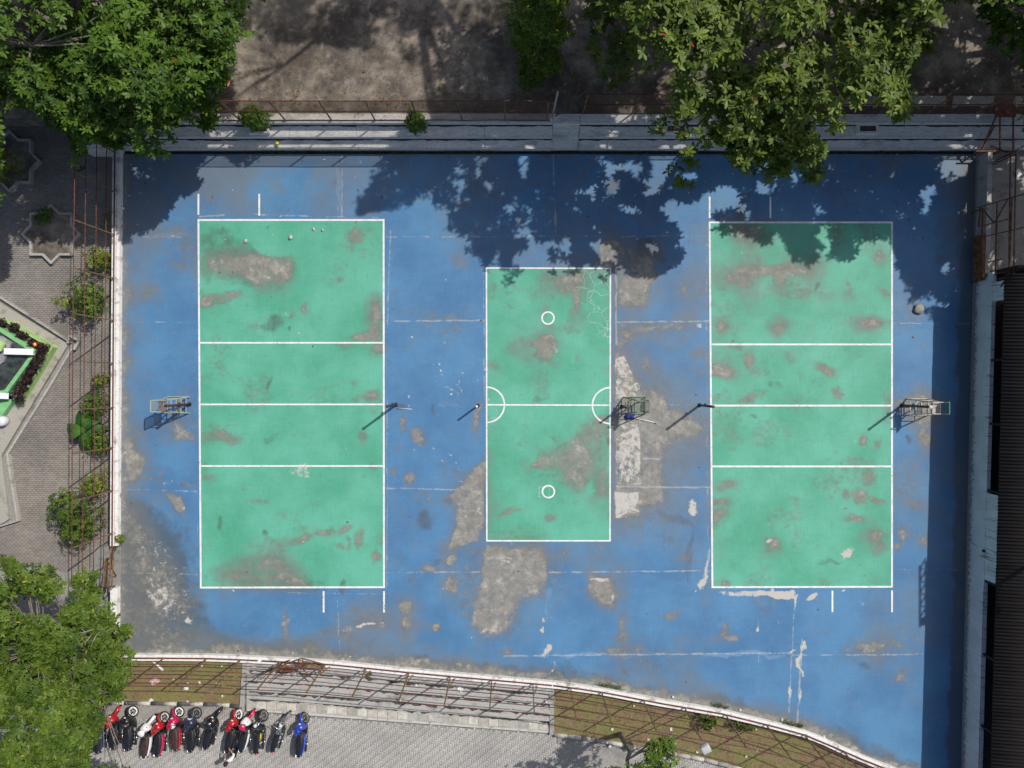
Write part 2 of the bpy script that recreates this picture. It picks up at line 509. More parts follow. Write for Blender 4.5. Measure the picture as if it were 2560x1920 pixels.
# ---------------- wear map of the floor, in photo pixels
BLOBS = []      # (channel, cx, cy, rx, ry, rot, strength)
for s in """
w 290 1010 20 22 0 .8;w 1010 1055 13 26 0 .8;w 1048 1092 16 30 -35 .8;w 1192 1050 12 46 5 1;w 1028 1198 11 18 0 .9;w 985 1180 9 24 -10 .7;w 1060 1240 30 25 0 .4
w 1128 1398 24 16 -50 .95;w 1073 1420 26 10 0 .9;w 1130 1462 23 22 0 1;w 1018 1520 18 22 0 .95;w 1020 1556 16 30 0 .95;w 1085 1563 13 9 -30 .95;w 1267 1627 16 12 0 .9
w 1555 1570 13 44 0 .85;w 1550 1622 52 13 0 .85;w 1678 1542 25 14 -25 .95;w 1808 1572 13 20 20 .9;w 1822 1594 26 11 0 .9;w 1620 1662 60 18 8 .55;w 1165 1672 44 16 5 .75
w 775 1615 26 26 0 .8;w 720 1555 11 46 0 .75;w 815 1575 26 14 0 .5;w 310 850 8 240 0 .4;w 2310 1095 16 26 0 .9;w 2255 1335 13 20 0 .9;w 2240 1365 14 12 0 .7;w 2310 1352 9 18 0 .75
w 2120 1620 24 12 -10 .7;w 1745 890 14 9 0 .6;w 2295 773 18 16 0 .7;w 1120 785 60 10 8 .6;w 1085 790 40 14 -10 .5;w 880 620 8 10 0 .4;w 440 580 14 10 0 .7;w 468 620 10 16 0 .5
w 455 670 18 7 10 .5;w 380 725 14 8 15 .5;w 400 1050 8 14 0 .5;w 405 1185 7 26 10 .5;w 465 1208 22 6 0 .6;w 375 1205 30 7 0 .5;w 1690 1130 22 20 0 .4
w 516 752 18 24 0 .9;w 560 745 42 13 0 .75;w 530 740 20 14 0 .7;w 888 588 24 26 20 .75;w 878 622 10 16 0 .6;w 768 772 9 18 0 .75;w 935 785 20 40 0 .85;w 940 832 18 24 0 .8
w 905 845 24 14 0 .8;w 945 868 22 18 0 .8;w 868 868 26 14 0 .5;w 930 990 22 16 0 .8;w 895 995 18 10 0 .5;w 555 1090 48 20 8 .65;w 512 1085 14 22 0 .5;w 517 1188 16 14 0 .7
w 908 1097 14 18 0 .75;w 655 1257 32 7 0 .65;w 755 1345 40 12 -22 .75;w 815 1328 26 11 -5 .8;w 865 1326 18 10 -10 .75;w 698 1372 20 14 0 .55;w 848 1366 22 8 10 .6;w 946 1392 9 15 0 .75
w 930 1170 10 12 0 .6;w 885 960 16 8 0 .5;w 640 812 30 9 0 .5
w 1440 745 13 62 4 .7;w 1368 705 12 30 0 .6;w 1367 772 13 14 0 .7;w 1367 1290 17 12 0 .85;w 1275 1281 22 8 -12 .75;w 1445 900 8 12 0 .5;w 1440 1252 10 5 0 .4;w 1405 1255 14 5 0 .4
w 2095 590 18 46 0 .6;w 2200 640 18 22 0 .85;w 1800 820 18 18 -20 .9;w 1952 818 18 14 0 .85;w 2176 811 32 13 0 .95;w 1803 928 27 21 0 .95;w 1868 905 13 18 0 .85;w 1840 872 22 6 20 .5
w 2066 926 28 12 15 .8;w 1868 1000 26 9 -20 .7;w 2155 1100 10 13 0 .85;w 2172 1188 20 26 0 .8;w 2152 1238 22 22 0 .85;w 2120 1240 15 12 20 .85;w 2190 1250 18 8 0 .8
w 1822 1213 27 10 -15 .7;w 1798 1255 17 11 0 .75;w 1800 1292 15 19 30 .75;w 2142 1296 26 9 10 .75;w 2188 1340 24 16 15 .8;w 2202 1373 15 13 0 .8;w 1928 1370 22 20 0 .9
w 1811 1458 14 16 0 .8;w 1900 990 30 9 -15 .4;w 2100 985 18 22 0 .6;w 1815 1085 30 8 5 .4;w 1790 1000 18 10 0 .5;w 2090 1205 14 6 0 .6;w 2130 1170 60 10 10 .45;w 1990 1240 30 6 8 .4
w 1890 930 40 16 0 .35;w 2000 1000 60 20 0 .3;w 1980 740 70 14 0 .45;w 1960 715 45 8 0 .5;w 2010 730 50 6 0 .55;w 2120 720 8 26 0 .5
l 1800 918 14 8 -30 .5;l 1926 1360 12 8 -30 .55;l 1733 1270 17 27 12 .8;l 470 1085 14 10 0 .4;l 452 1262 8 16 0 .5;l 1195 1280 18 24 0 .45;l 1265 1405 30 16 0 .45;l 1215 1575 24 14 0 .5
l 1500 1445 28 5 0 .75;l 1525 1490 10 26 0 .45;l 1018 1560 6 12 0 .5;l 720 780 18 7 0 .5;l 660 690 14 10 0 .45;l 665 820 5 12 0 .4;l 1380 880 12 14 0 .45;l 940 805 8 30 0 .35;l 930 840 20 10 0 .4
l 915 1565 46 6 -14 .75;l 870 1578 20 10 -30 .5;l 900 970 12 10 0 .4;l 1260 1000 20 12 0 .3;l 2030 1489 19 11 -35 .95;l 2150 1505 14 6 20 .5;l 2105 1480 20 5 0 .5;l 2300 1005 22 22 0 .4
l 1265 905 6 40 0 .25;l 1100 960 30 25 0 .3;l 1130 980 40 20 0 .3;l 1075 1180 50 40 0 .22;l 400 1490 46 40 30 .5;l 440 1450 14 34 0 .4;l 385 1390 30 40 0 .32;l 425 1385 26 34 0 .35;l 480 1550 18 10 40 .6
l 1215 925 5 6 0 .9;l 1220 1000 4 8 0 .7;l 1760 1420 5 40 0 .75;l 1757 1450 7 18 0 .8;l 1360 1555 5 10 0 .8;l 1361 1580 6 14 0 .9;l 1362 1628 8 18 20 .9;l 1377 1665 5 22 0 .8
l 2007 1620 7 12 0 .9;l 1985 1625 7 9 0 .9;l 2004 1660 4 34 0 .85;l 1972 1730 4 30 10 .75;l 1998 1740 5 26 0 .7;l 1990 1505 4 20 0 .8;l 1895 1578 5 6 0 .8;l 1600 1640 3 20 -15 .5
d 1065 1300 24 22 0 .7;d 1085 1400 20 14 0 .55;d 1115 1250 22 10 20 .6;d 1690 1300 60 14 25 .6;d 1670 1350 14 30 -20 .5;d 1720 1380 12 60 10 .6;d 1720 1440 14 24 0 .6;d 1600 1320 22 8 0 .3
d 1625 622 40 24 10 .95;d 1655 640 20 22 0 .6;d 1525 465 18 30 0 .7;d 1530 1105 10 16 0 .8;d 1000 1012 16 12 0 .6;d 510 610 16 10 0 .3;d 740 1460 90 26 0 .55;d 560 1380 40 30 0 .3
d 640 1240 26 8 0 .25;d 545 1090 50 26 8 .45;d 1500 1200 40 60 0 .45;d 2125 505 20 20 0 .5;d 1725 1090 60 40 0 .2;d 2370 600 60 120 0 .45;d 1640 960 20 10 0 .2;d 1750 1330 16 80 0 .3
d 350 1360 60 90 0 .85;d 350 1500 70 110 0 .9;d 430 1590 90 60 0 .85;d 330 1620 60 30 0 .8;d 470 1420 30 90 0 .45;d 600 1620 130 22 0 .6;d 2395 1200 20 600 0 .35;d 2395 700 24 200 0 .4
d 1560 1120 30 120 0 .35;d 880 600 30 40 0 .3;d 1890 590 60 24 0 .5;d 610 690 70 36 0 .5;d 545 650 26 24 0 .4;d 1170 985 30 12 -30 .2
f 845 460 8 80 0 .9;f 425 590 70 9 0 .8;f 1370 1530 8 60 0 .6;f 1370 1490 10 26 0 .6;f 1500 1633 160 7 0 .75;f 1850 1634 130 8 0 .85;f 850 1580 8 70 0 .5;f 1390 460 10 70 0 .35
f 1800 1660 90 30 0 .25;f 2160 1700 60 50 0 .3;f 2050 1500 90 14 0 .35;f 1110 880 80 40 0 .15;f 1940 1500 30 14 0 .3;f 1120 1014 60 7 0 .5
f 640 900 80 40 0 .25;f 900 860 40 40 0 .25;f 620 1230 90 40 0 .2;f 700 960 30 40 0 .3;f 1300 850 40 60 0 .2;f 2060 700 70 40 0 .2;f 2050 1060 120 40 0 .25
""".replace('\n', ';').split(';'):
    q = s.split()
    if len(q) == 7: BLOBS.append((q[0], *map(float, q[1:])))
_r = random.Random(88)
for _ in range(170):
    x_, y_ = _r.uniform(320, 2380), _r.uniform(400, 1760)
    if inpoly(np.array([x_]), np.array([y_]), [(1216, 670), (1526, 670), (1526, 1352), (1216, 1352)])[0] and _r.random() < .6: continue
    s_ = _r.uniform(4, 15) * (1 if _r.random() < .85 else 2)
    BLOBS.append((_r.choice('wwwdl' if _r.random() < .7 else 'wdd'), x_, y_, s_ * _r.uniform(.8, 2.2), s_ * _r.uniform(.5, 1), _r.uniform(0, 180), _r.uniform(.3, .65)))
for _ in range(80):
    x_, y_ = (_r.gauss(1120, 45), _r.gauss(1020, 120)) if _r.random() < .6 else (_r.uniform(320, 2300), _r.uniform(600, 1680))
    BLOBS.append(('l', x_, y_, _r.uniform(2, 3.6), _r.uniform(2, 3), _r.uniform(0, 180), _r.uniform(.5, .8)))
POLYS = [        # (channel, strength, softness px, points)
    ('w', .95, 7, [(304, 1095), (330, 1092), (338, 1120), (355, 1140), (362, 1160), (350, 1190), (325, 1212), (304, 1220)]),
    ('w', .95, 5, [(440, 1050), (458, 1050), (470, 1075), (488, 1082), (486, 1095), (462, 1100), (448, 1112), (430, 1100), (430, 1070)]),
    ('w', .95, 5, [(412, 1238), (435, 1236), (452, 1245), (458, 1265), (452, 1282), (436, 1278), (430, 1258), (416, 1248)]),
    ('w', .62, 30, [(300, 1240), (345, 1290), (410, 1390), (480, 1470), (490, 1560), (560, 1600), (720, 1628), (720, 1650), (300, 1650)]),
    ('w', .40, 26, [(1532, 860), (1620, 900), (1720, 990), (1775, 1070), (1710, 1190), (1680, 1330), (1536, 1345)]),
    ('w', .42, 26, [(1150, 1358), (1425, 1358), (1425, 1480), (1345, 1600), (1180, 1612), (1140, 1480)]),
    ('w', .36, 24, [(985, 760), (1150, 770), (1200, 800), (1150, 850), (1000, 840)]),
    ('w', .36, 24, [(1540, 1600), (1750, 1630), (1720, 1690), (1560, 1680)]),
    ('d', .55, 12, [(470, 560), (560, 555), (660, 640), (735, 655), (735, 700), (640, 700), (600, 670), (540, 690), (500, 740), (560, 735), (590, 760), (505, 775)]),
    ('d', .9, 30, [(300, 1230), (380, 1260), (470, 1340), (495, 1480), (540, 1580), (640, 1620), (640, 1650), (300, 1650)]),
    ('l', .32, 14, [(330, 1330), (440, 1360), (480, 1440), (460, 1580), (400, 1590), (360, 1470)]),
    ('w', 1, 7, [(1213, 1150), (1180, 1168), (1160, 1200), (1135, 1225), (1118, 1240), (1130, 1260), (1145, 1290), (1140, 1320), (1130, 1345), (1120, 1372), (1140, 1368), (1200, 1348), (1212, 1300)]),
    ('w', .97, 9, [(1215, 1366), (1362, 1364), (1366, 1440), (1350, 1490), (1330, 1512), (1300, 1522), (1270, 1572), (1225, 1592), (1195, 1575), (1178, 1560), (1185, 1500), (1200, 1470), (1205, 1420)]),
    ('w', 1, 6, [(1472, 1438), (1530, 1438), (1541, 1490), (1530, 1519), (1510, 1518), (1490, 1500), (1473, 1475)]),
    ('w', .8, 6, [(855, 1580), (880, 1555), (900, 1528), (940, 1528), (966, 1550), (960, 1568), (920, 1575), (890, 1592), (865, 1602)]),
    ('w', .97, 7, [(1496, 615), (1530, 600), (1560, 618), (1640, 640), (1643, 690), (1620, 722), (1615, 770), (1590, 773), (1545, 765), (1538, 680), (1500, 660)]),
    ('w', .75, 7, [(1545, 803), (1640, 810), (1725, 806), (1705, 826), (1640, 829), (1592, 834), (1570, 862), (1556, 880), (1542, 880)]),
    ('w', 1, 8, [(1536, 880), (1565, 878), (1585, 930), (1605, 965), (1660, 978), (1668, 1018), (1702, 1030), (1732, 1048), (1760, 1062), (1740, 1090), (1690, 1106), (1666, 1130), (1656, 1190), (1662, 1250), (1640, 1262), (1602, 1266), (1600, 1292), (1536, 1292)]),
    ('l', .6, 3, [(1537, 895), (1562, 890), (1585, 935), (1602, 965), (1602, 1000), (1540, 1000)]),
    ('l', .66, 2.5, [(1540, 1090), (1601, 1064), (1602, 1213), (1536, 1213)]),
    ('l', .72, 2.5, [(1536, 1229), (1599, 1229), (1599, 1285), (1570, 1284), (1540, 1296)]),
    ('l', .45, 3, [(1545, 1046), (1601, 1040), (1601, 1064), (1560, 1080)]),
    ('w', .95, 7, [(2236, 1000), (2250, 990), (2300, 985), (2330, 1000), (2335, 1050), (2326, 1070), (2290, 1066), (2262, 1040), (2238, 1010)]),
    ('w', .8, 7, [(2120, 1626), (2145, 1600), (2210, 1605), (2216, 1616), (2180, 1632)]),
    ('l', .75, 2.5, [(1782, 1477), (1985, 1477), (1988, 1499), (1940, 1500), (1918, 1488), (1890, 1494), (1855, 1490), (1800, 1486)]),
    ('w', .95, 9, [(510, 645), (560, 632), (590, 640), (650, 642), (722, 650), (730, 672), (725, 692), (700, 716), (640, 712), (600, 692), (540, 690), (512, 670)]),
    ('w', .8, 12, [(560, 1444), (600, 1412), (640, 1390), (690, 1386), (720, 1412), (758, 1440), (768, 1467), (600, 1467)]),
    ('w', .95, 4, [(1305, 862), (1345, 846), (1350, 840), (1385, 838), (1393, 860), (1376, 890), (1378, 906), (1335, 895), (1348, 875)]),
    ('w', .75, 9, [(1318, 1168), (1360, 1130), (1420, 1100), (1470, 1060), (1522, 1036), (1525, 1245), (1492, 1246), (1480, 1195), (1450, 1228), (1400, 1207), (1368, 1192), (1400, 1178)]),
    ('w', .85, 7, [(1808, 702), (1830, 672), (1880, 655), (1960, 662), (2040, 655), (2040, 682), (1972, 700), (1962, 722), (1930, 720), (1925, 690), (1890, 690), (1882, 722), (1850, 726)]),
    ('w', .75, 8, [(1822, 562), (1905, 560), (1908, 592), (1880, 612), (1848, 604)]),
    ('w', .75, 6, [(1370, 705), (1455, 668), (1462, 700), (1440, 730), (1400, 735)]),
]
JOINTS = [       # (x0, y0, x1, y1, width, strength)
    (308, 592, 496, 592, 3, .6), (960, 592, 1774, 590, 3, .6), (2230, 592, 2436, 600, 3, .5), (308, 805, 496, 805, 2.5, .55), (985, 803, 1212, 801, 3, .75), (1540, 806, 1774, 803, 3, .75), (2232, 808, 2425, 810, 3, .6),
    (308, 1223, 490, 1228, 3, .6), (965, 1220, 1140, 1224, 3, .7), (1540, 1217, 1774, 1218, 3, .8), (1610, 1146, 1650, 1148, 3, .9), (2232, 1218, 2320, 1219, 3, .55), (300, 1432, 500, 1436, 2.5, .55), (962, 1432, 1200, 1430, 2.5, .65),
    (1370, 1431, 1774, 1427, 3, .7), (2232, 1424, 2400, 1424, 3, .6), (1260, 1640, 1980, 1632, 3, .75), (1980, 1638, 2310, 1636, 3, .75), (845, 388, 845, 540, 4, .5), (855, 388, 855, 545, 2, .7), (1383, 388, 1390, 590, 4, .7), (976, 575, 968, 820, 2.5, .7),
    (968, 1000, 967, 1470, 2, .7), (1370, 1355, 1362, 1710, 3, .45), (1376, 1440, 1378, 1700, 2, .5), (1897, 1490, 1896, 1750, 2.5, .55), (1988, 1480, 1972, 1780, 2.5, .75), (2006, 1600, 1992, 1810, 3, .8), (842, 1475, 850, 1640, 2.5, .6), (864, 1600, 864, 1650, 2, .6),
    (968, 545, 780, 541, 2, .6), (496, 541, 560, 537, 3, .8), (640, 536, 780, 541, 3, .7), (1540, 560, 1745, 596, 1.5, .25), (1540, 670, 1541, 860, 3, .85), (1209, 680, 1211, 1000, 2.5, .65), (1209, 1040, 1208, 1350, 2, .5), (1766, 560, 1770, 1470, 3, .55), (1775, 1370, 1757, 1470, 4, .8),
    (500, 560, 780, 645, 1, .0), (1240, 590, 1530, 590, 3, .6), (1500, 628, 1530, 1000, 2, .2), (1110, 895, 1170, 955, 1.5, .4), (495, 1300, 491, 1440, 2, .6), (506, 1479, 650, 1482, 2, .4), (720, 1482, 960, 1485, 2, .6), (1060, 1482, 1062, 1500, 2, .3), (1746, 1013, 1640, 1012, 3, .5),
    (1348, 1140, 1300, 1168, 2, .6), (1370, 820, 1385, 830, 1.5, .3), (1347, 1217, 1347, 1243, 1.5, .9), (1348, 1217, 1374, 1217, 1.5, .8), (1374, 1217, 1374, 1243, 1.5, .8), (1348, 1242, 1374, 1242, 1.5, .8), (1372, 1076, 1373, 1100, 2, .5), (1223, 1044, 1240, 1044, 1.5, .8), (1241, 1022, 1241, 1036, 1.5, .7)]

def floor_fields(X, Y, blue):
    n1 = fbm(X, Y, 46, 4, 3) - .5; n2 = fbm(X, Y, 46, 4, 43) - .5
    wx = X + n1 * 34; wy = Y + n2 * 34
    F = {k: np.zeros(X.shape) for k in ('wear', 'light', 'dark', 'fresh', 'joint', 'crack', 'dust')}
    key = {'w': 'wear', 'l': 'light', 'd': 'dark', 'f': 'fresh'}
    for ch, cx, cy, rx, ry, rot, st in BLOBS:
        R = max(rx, ry) * 2.7 + 24
        m = (abs(X - cx) < R) & (abs(Y - cy) < R)
        if not m.any(): continue
        a = math.radians(rot); dx = wx[m] - cx; dy = wy[m] - cy
        u = (dx * math.cos(a) + dy * math.sin(a)) / rx; w = (-dx * math.sin(a) + dy * math.cos(a)) / ry
        d = np.hypot(u, w)
        F[key[ch]][m] = np.maximum(F[key[ch]][m], st * sstep(1.5, 0.35, d))
        if ch == 'w': F['dust'][m] = np.maximum(F['dust'][m], .55 * st * sstep(2.6, .8, d))
    for ch, st, soft, pts in POLYS:
        xs = [p[0] for p in pts]; ys = [p[1] for p in pts]
        m = (X > min(xs) - 70) & (X < max(xs) + 70) & (Y > min(ys) - 70) & (Y < max(ys) + 70)
        if not m.any(): continue
        q = 0.25 if ch == 'l' else 0.55
        sd_ = sdpoly(X[m] + n1[m] * 40 * q, Y[m] + n2[m] * 40 * q, pts)
        if ch != 'l': soft = soft * (.6 + 5.5 * np.clip(fbm(X[m], Y[m], 70, 2, 201) - .36, 0, 1))
        if ch == 'w': F['dust'][m] = np.maximum(F['dust'][m], .65 * st * sstep(-55, 8, sd_ + n1[m] * 50))
        F[key[ch]][m] = np.maximum(F[key[ch]][m], st * sstep(-soft * 1.7, soft * 1.6, sd_) if ch != 'l' else st * sstep(-soft, soft, sd_))
    F['wear'] *= np.clip(.32 + 1.25 * fbm(X, Y, 60, 4, 301), .3, 1.05)
    F['light'] *= np.clip(.55 + .8 * fbm(X, Y, 50, 3, 311), .5, 1.1)
    j1 = (fbm(X, Y, 30, 3, 91) - .5) * 8
    for x0, y0, x1, y1, wd, st in JOINTS:
        m = (X > min(x0, x1) - 12) & (X < max(x0, x1) + 12) & (Y > min(y0, y1) - 12) & (Y < max(y0, y1) + 12)
        if not m.any(): continue
        ex, ey = x1 - x0, y1 - y0
        t_ = np.clip(((X[m] - x0) * ex + (Y[m] - y0) * ey) / (ex * ex + ey * ey), 0, 1)
        d = np.hypot(X[m] + j1[m] * .5 - x0 - t_ * ex, Y[m] + j1[m] * .5 - y0 - t_ * ey)
        F['joint'][m] = np.maximum(F['joint'][m], st * sstep(wd + 2.2, wd * .3, d))
    if blue:
        e = edge_y(X) - Y
        F['wear'] = np.maximum(F['wear'], .75 * sstep(34, 4, e + n1 * 40))
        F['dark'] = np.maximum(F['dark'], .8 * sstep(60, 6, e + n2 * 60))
        F['wear'] = np.maximum(F['wear'], .62 * sstep(34, 3, X - left_x(Y) + n1 * 36))
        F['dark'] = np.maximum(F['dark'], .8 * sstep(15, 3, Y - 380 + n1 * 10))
        F['dark'] = np.maximum(F['dark'], .95 * sstep(52, 20, right_x(Y) - X + n1 * 20))  # brown grime plus corner shade painted along the building side
        F['wear'] = np.maximum(F['wear'], .34 * sstep(.56, .74, fbm(X, Y, 150, 5, 71)))
        du = .55 * sstep(150, 10, X - left_x(Y)) + .5 * sstep(90, 10, e) + .5 * sstep(640, 390, Y) * sstep(1100, 500, X) + .7 * sstep(130, 30, right_x(Y) - X) * sstep(900, 500, Y) + .45 * sstep(1560, 2000, X) * sstep(480, 380, Y)
        F['dust'] = np.clip(F['dust'] * .8 + du + .5 * sstep(.45, .72, fbm(X, Y, 320, 4, 61)), 0, 1)
    else:
        F['crack'] = sstep(-14, 6, sdpoly(X + n1 * 40, Y, [(1455, 672), (1522, 672), (1522, 850), (1480, 830), (1470, 760), (1440, 745)]))
        F['wear'] = np.maximum(F['wear'], .36 * sstep(.56, .76, fbm(X, Y, 90, 5, 171)))
        F['dust'] = np.clip(F['dust'] + .3 * sstep(.5, .75, fbm(X, Y, 200, 4, 161)), 0, 1)
    return F

def floor_sheet(name, fx0, fx1, fy0, fy1, z, m, step, blue):
    """sheet whose four edges are functions in photo pixels"""
    ny = int((1600 if blue else 900) / step); nx = int((2130 if blue else 460) / step)
    if not blue: nx = int(abs(fx1(960) - fx0(960)) / step); ny = int(abs(fy1(1000) - fy0(1000)) / step)
    u, v = np.meshgrid(np.linspace(0, 1, nx + 1), np.linspace(0, 1, ny + 1))
    Y = 380 + v * 1300
    for _ in range(4):
        X = fx0(Y) + u * (fx1(Y) - fx0(Y))
        Y = fy0(X) + v * (fy1(X) - fy0(X))
    F = floor_fields(X, Y, blue)
    k = (CAM_H - z) / CAM_H / PPM
    V = np.stack([(X - 1280) * k, (960 - Y) * k, np.full(X.shape, z)], -1).reshape(-1, 3)
    i = np.arange((ny) * (nx + 1)).reshape(ny, nx + 1)[:, :-1].ravel()
    Q = np.stack([i, i + nx + 1, i + nx + 2, i + 1], -1)
    o = link(name, np_mesh(name, V, Q, m, {k_: a for k_, a in F.items()}))
    return o

c0 = lambda a: (lambda t: np.asarray(t, float) * 0 + a)
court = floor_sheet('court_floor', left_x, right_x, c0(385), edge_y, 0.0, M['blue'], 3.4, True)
tag(court, kind='structure')
# body of the raised court under the painted sheet
b = MB(); b.prism([tuple(W(x, y)[:2]) for x, y in [(300, 385), (2445, 385), (2402, 1992)] + [(x, y + 10) for x, y in reversed(EDGE)]], -1.4, -0.006)
tag(b.build('court_base', M['cement']), kind='structure')
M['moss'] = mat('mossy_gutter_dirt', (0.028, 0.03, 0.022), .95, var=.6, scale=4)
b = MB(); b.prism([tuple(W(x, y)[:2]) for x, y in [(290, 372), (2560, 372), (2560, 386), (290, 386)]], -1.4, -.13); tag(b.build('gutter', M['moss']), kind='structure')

def lin(a, b, lo, hi):
    return lambda t: lo + (np.asarray(t, float) - a) * (hi - lo) / (b - a)
def play_area(name, TL, TR, BR, BL, label):
    o = floor_sheet(name, lin(TL[1], BL[1], TL[0], BL[0]), lin(TR[1], BR[1], TR[0], BR[0]), c0(TL[1]), c0(BL[1]), 0.004, M['green'], 2.6, False)
    o['kind'] = 'structure'; o['label'] = label
    return o
LZ = [0]
def line(a, b, parent, wd=4.0, z=0.008):
    LZ[0] = (LZ[0] + 1) % 13; z = z + .0009 * LZ[0]
    mb = MB()
    A, B = W(*a, z), W(*b, z)
    d = (B - A).normalized(); nrm = Vector((-d.y, d.x, 0)) * (wd / PPM / 2)
    A2, B2 = A - d * wd / PPM / 2, B + d * wd / PPM / 2
    mb.add([A2 - nrm, B2 - nrm, B2 + nrm, A2 + nrm], [(0, 1, 2, 3)])
    return mb.build('court_line', M['line'], parent)
def ring(c, r, parent, a0=0, a1=360, wd=4.0, z=0.008, name='court_circle'):
    n = 40; vs, fs = [], []; LZ[0] = (LZ[0] + 1) % 13; z = z + .0009 * LZ[0]
    C = W(*c, z)
    for i in range(n + 1):
        a = math.radians(a0 + (a1 - a0) * i / n)
        for rr in (r - wd / 2, r + wd / 2):
            vs.append((C.x + rr / PPM * math.cos(a), C.y + rr / PPM * math.sin(a), z))
    fs = [(2 * i, 2 * i + 1, 2 * i + 3, 2 * i + 2) for i in range(n)]
    return MB().add(vs, fs).build(name, M['line'], parent)

A1 = play_area('playing_area', (496, 550), (959, 550), (960, 1468), (502, 1469), 'long green volleyball court painted nearest the low white wall with the rails')
for a, b in [((496, 550), (959, 550)), ((502, 1469), (960, 1468)), ((496, 550), (502, 1469)), ((959, 550), (960, 1468)), ((498, 857), (959, 857)), ((499, 1011), (959, 1011)), ((500, 1165), (959, 1165)),
             ((496, 487), (496, 535)), ((648, 487), (648, 537)), ((809, 1480), (809, 1529)), ((960, 1480), (960, 1529))]:
    line(a, b, A1, 4.6 if a[1] != b[1] or a[1] in (550, 1469) else 4.2)
A2 = play_area('playing_area', (1774, 556), (2230, 556), (2230, 1467), (1781, 1468), 'long green volleyball court painted nearest the dark roofed building')
for a, b in [((1774, 556), (2230, 556)), ((1781, 1468), (2230, 1467)), ((1774, 556), (1781, 1468)), ((2230, 556), (2230, 1467)), ((1776, 861), (2230, 861)), ((1777, 1014), (2230, 1014)), ((1779, 1166), (2230, 1166)),
             ((1774, 494), (1774, 543)), ((1926, 494), (1926, 543)), ((2081, 1479), (2081, 1528)), ((2230, 1478), (2230, 1528))]:
    line(a, b, A2, 4.6)
A3 = play_area('playing_area', (1216, 670), (1526, 671), (1525, 1352), (1217, 1352), 'small green court with two white circles painted between the volleyball courts')
for a, b in [((1216, 670), (1526, 671)), ((1217, 1352), (1525, 1352)), ((1216, 670), (1217, 1352)), ((1526, 671), (1525, 1352)), ((1217, 1012), (1524, 1013))]:
    line(a, b, A3, 3.8)
ring((1370, 795), 15, A3); ring((1371, 1229), 15, A3)
ring((1217, 1012), 44, A3, -90, 90, 4, name='goal_arc'); ring((1526, 1014), 45, A3, 90, 270, 4, name='goal_arc')

# ---------------- low white wall round the court
def sweep(pts, w, h, z0, side):
    """wall along world points; inner face on the points, thickness to `side` (+1 left of travel, -1 right)"""
    n = len(pts); L = []
    for i in range(n):
        d = (Vector(pts[min(i + 1, n - 1)]) - Vector(pts[max(i - 1, 0)])); d.z = 0; d.normalize()
        nr = Vector((-d.y, d.x, 0)) * side
        L.append((Vector(pts[i]), Vector(pts[i]) + nr * w))
    vs, fs = [], []
    for a, b in L:
        vs += [(a.x, a.y, z0), (b.x, b.y, z0), (b.x, b.y, h), (a.x, a.y, h)]
    for i in range(n - 1):
        for k in range(4):
            fs.append((4 * i + k, 4 * i + (k + 1) % 4, 4 * i + 4 + (k + 1) % 4, 4 * i + 4 + k))
    fs += [(3, 2, 1, 0), (4 * n - 4, 4 * n - 3, 4 * n - 2, 4 * n - 1)]
    return MB().add(vs, fs)
EP = P2(EDGE)
wl = thing('low_wall', 'long curved low whitewashed wall along the foot of the blue court', 'wall')
sweep(EP, 0.30, 0.25, -1.2, -1).build('wall_body', M['white_wall'], wl)
LW = [(308, 376), (304, 900), (302, 1362)]
wl2 = thing('low_wall', 'straight low whitewashed wall beside the bushes and tall rusty rails', 'wall')
sweep(P2(LW), 0.15, 0.25, -1.2, -1).build('inner_curb', M['white_wall'], wl2); sweep([p - Vector((.185, 0, 0)) for p in P2(LW)], 0.18, 0.29, -1.2, -1).build('wall_body', M['white_wall'], wl2)
wl3 = thing('low_wall', 'short stub of low white wall by the gate gap and the leafy corner tree', 'wall')
sweep(P2([(301, 1466), (300, 1631)]), 0.34, 0.28, -1.2, -1).build('wall_body', M['white_wall'], wl3)

# ---------------- upper soil ground behind the bleachers
Ysoil = 12.35
nx, ny = 220, 110
u, v = np.meshgrid(np.linspace(-34, 42, nx + 1), np.linspace(Ysoil + 0.15, 45, ny + 1))
zz = GZ - .07 + (fbm(u * 20, v * 20, 30, 4, 5) - .5) * 0.10
V = np.stack([u, v, zz], -1).reshape(-1, 3)
i = np.arange(ny * (nx + 1)).reshape(ny, nx + 1)[:, :-1].ravel()
tag(link('soil_ground', np_mesh('soil_ground', V, np.stack([i, i + 1, i + nx + 2, i + nx + 1], -1), M['soil'], smooth=True)), kind='structure')
b = MB(); b.box((4, 29, (GZ - 1.45) / 2 - .06), (76, 32.2, GZ + 1.35)); tag(b.build('soil_bank', M['soil']), kind='structure')
b = MB(); b.prism([(23.0, -20), (60, -20), (60, 11.4), (22.6, 11.4)], -1.4, -0.02); tag(b.build('yard_floor', M['sand']), kind='structure')

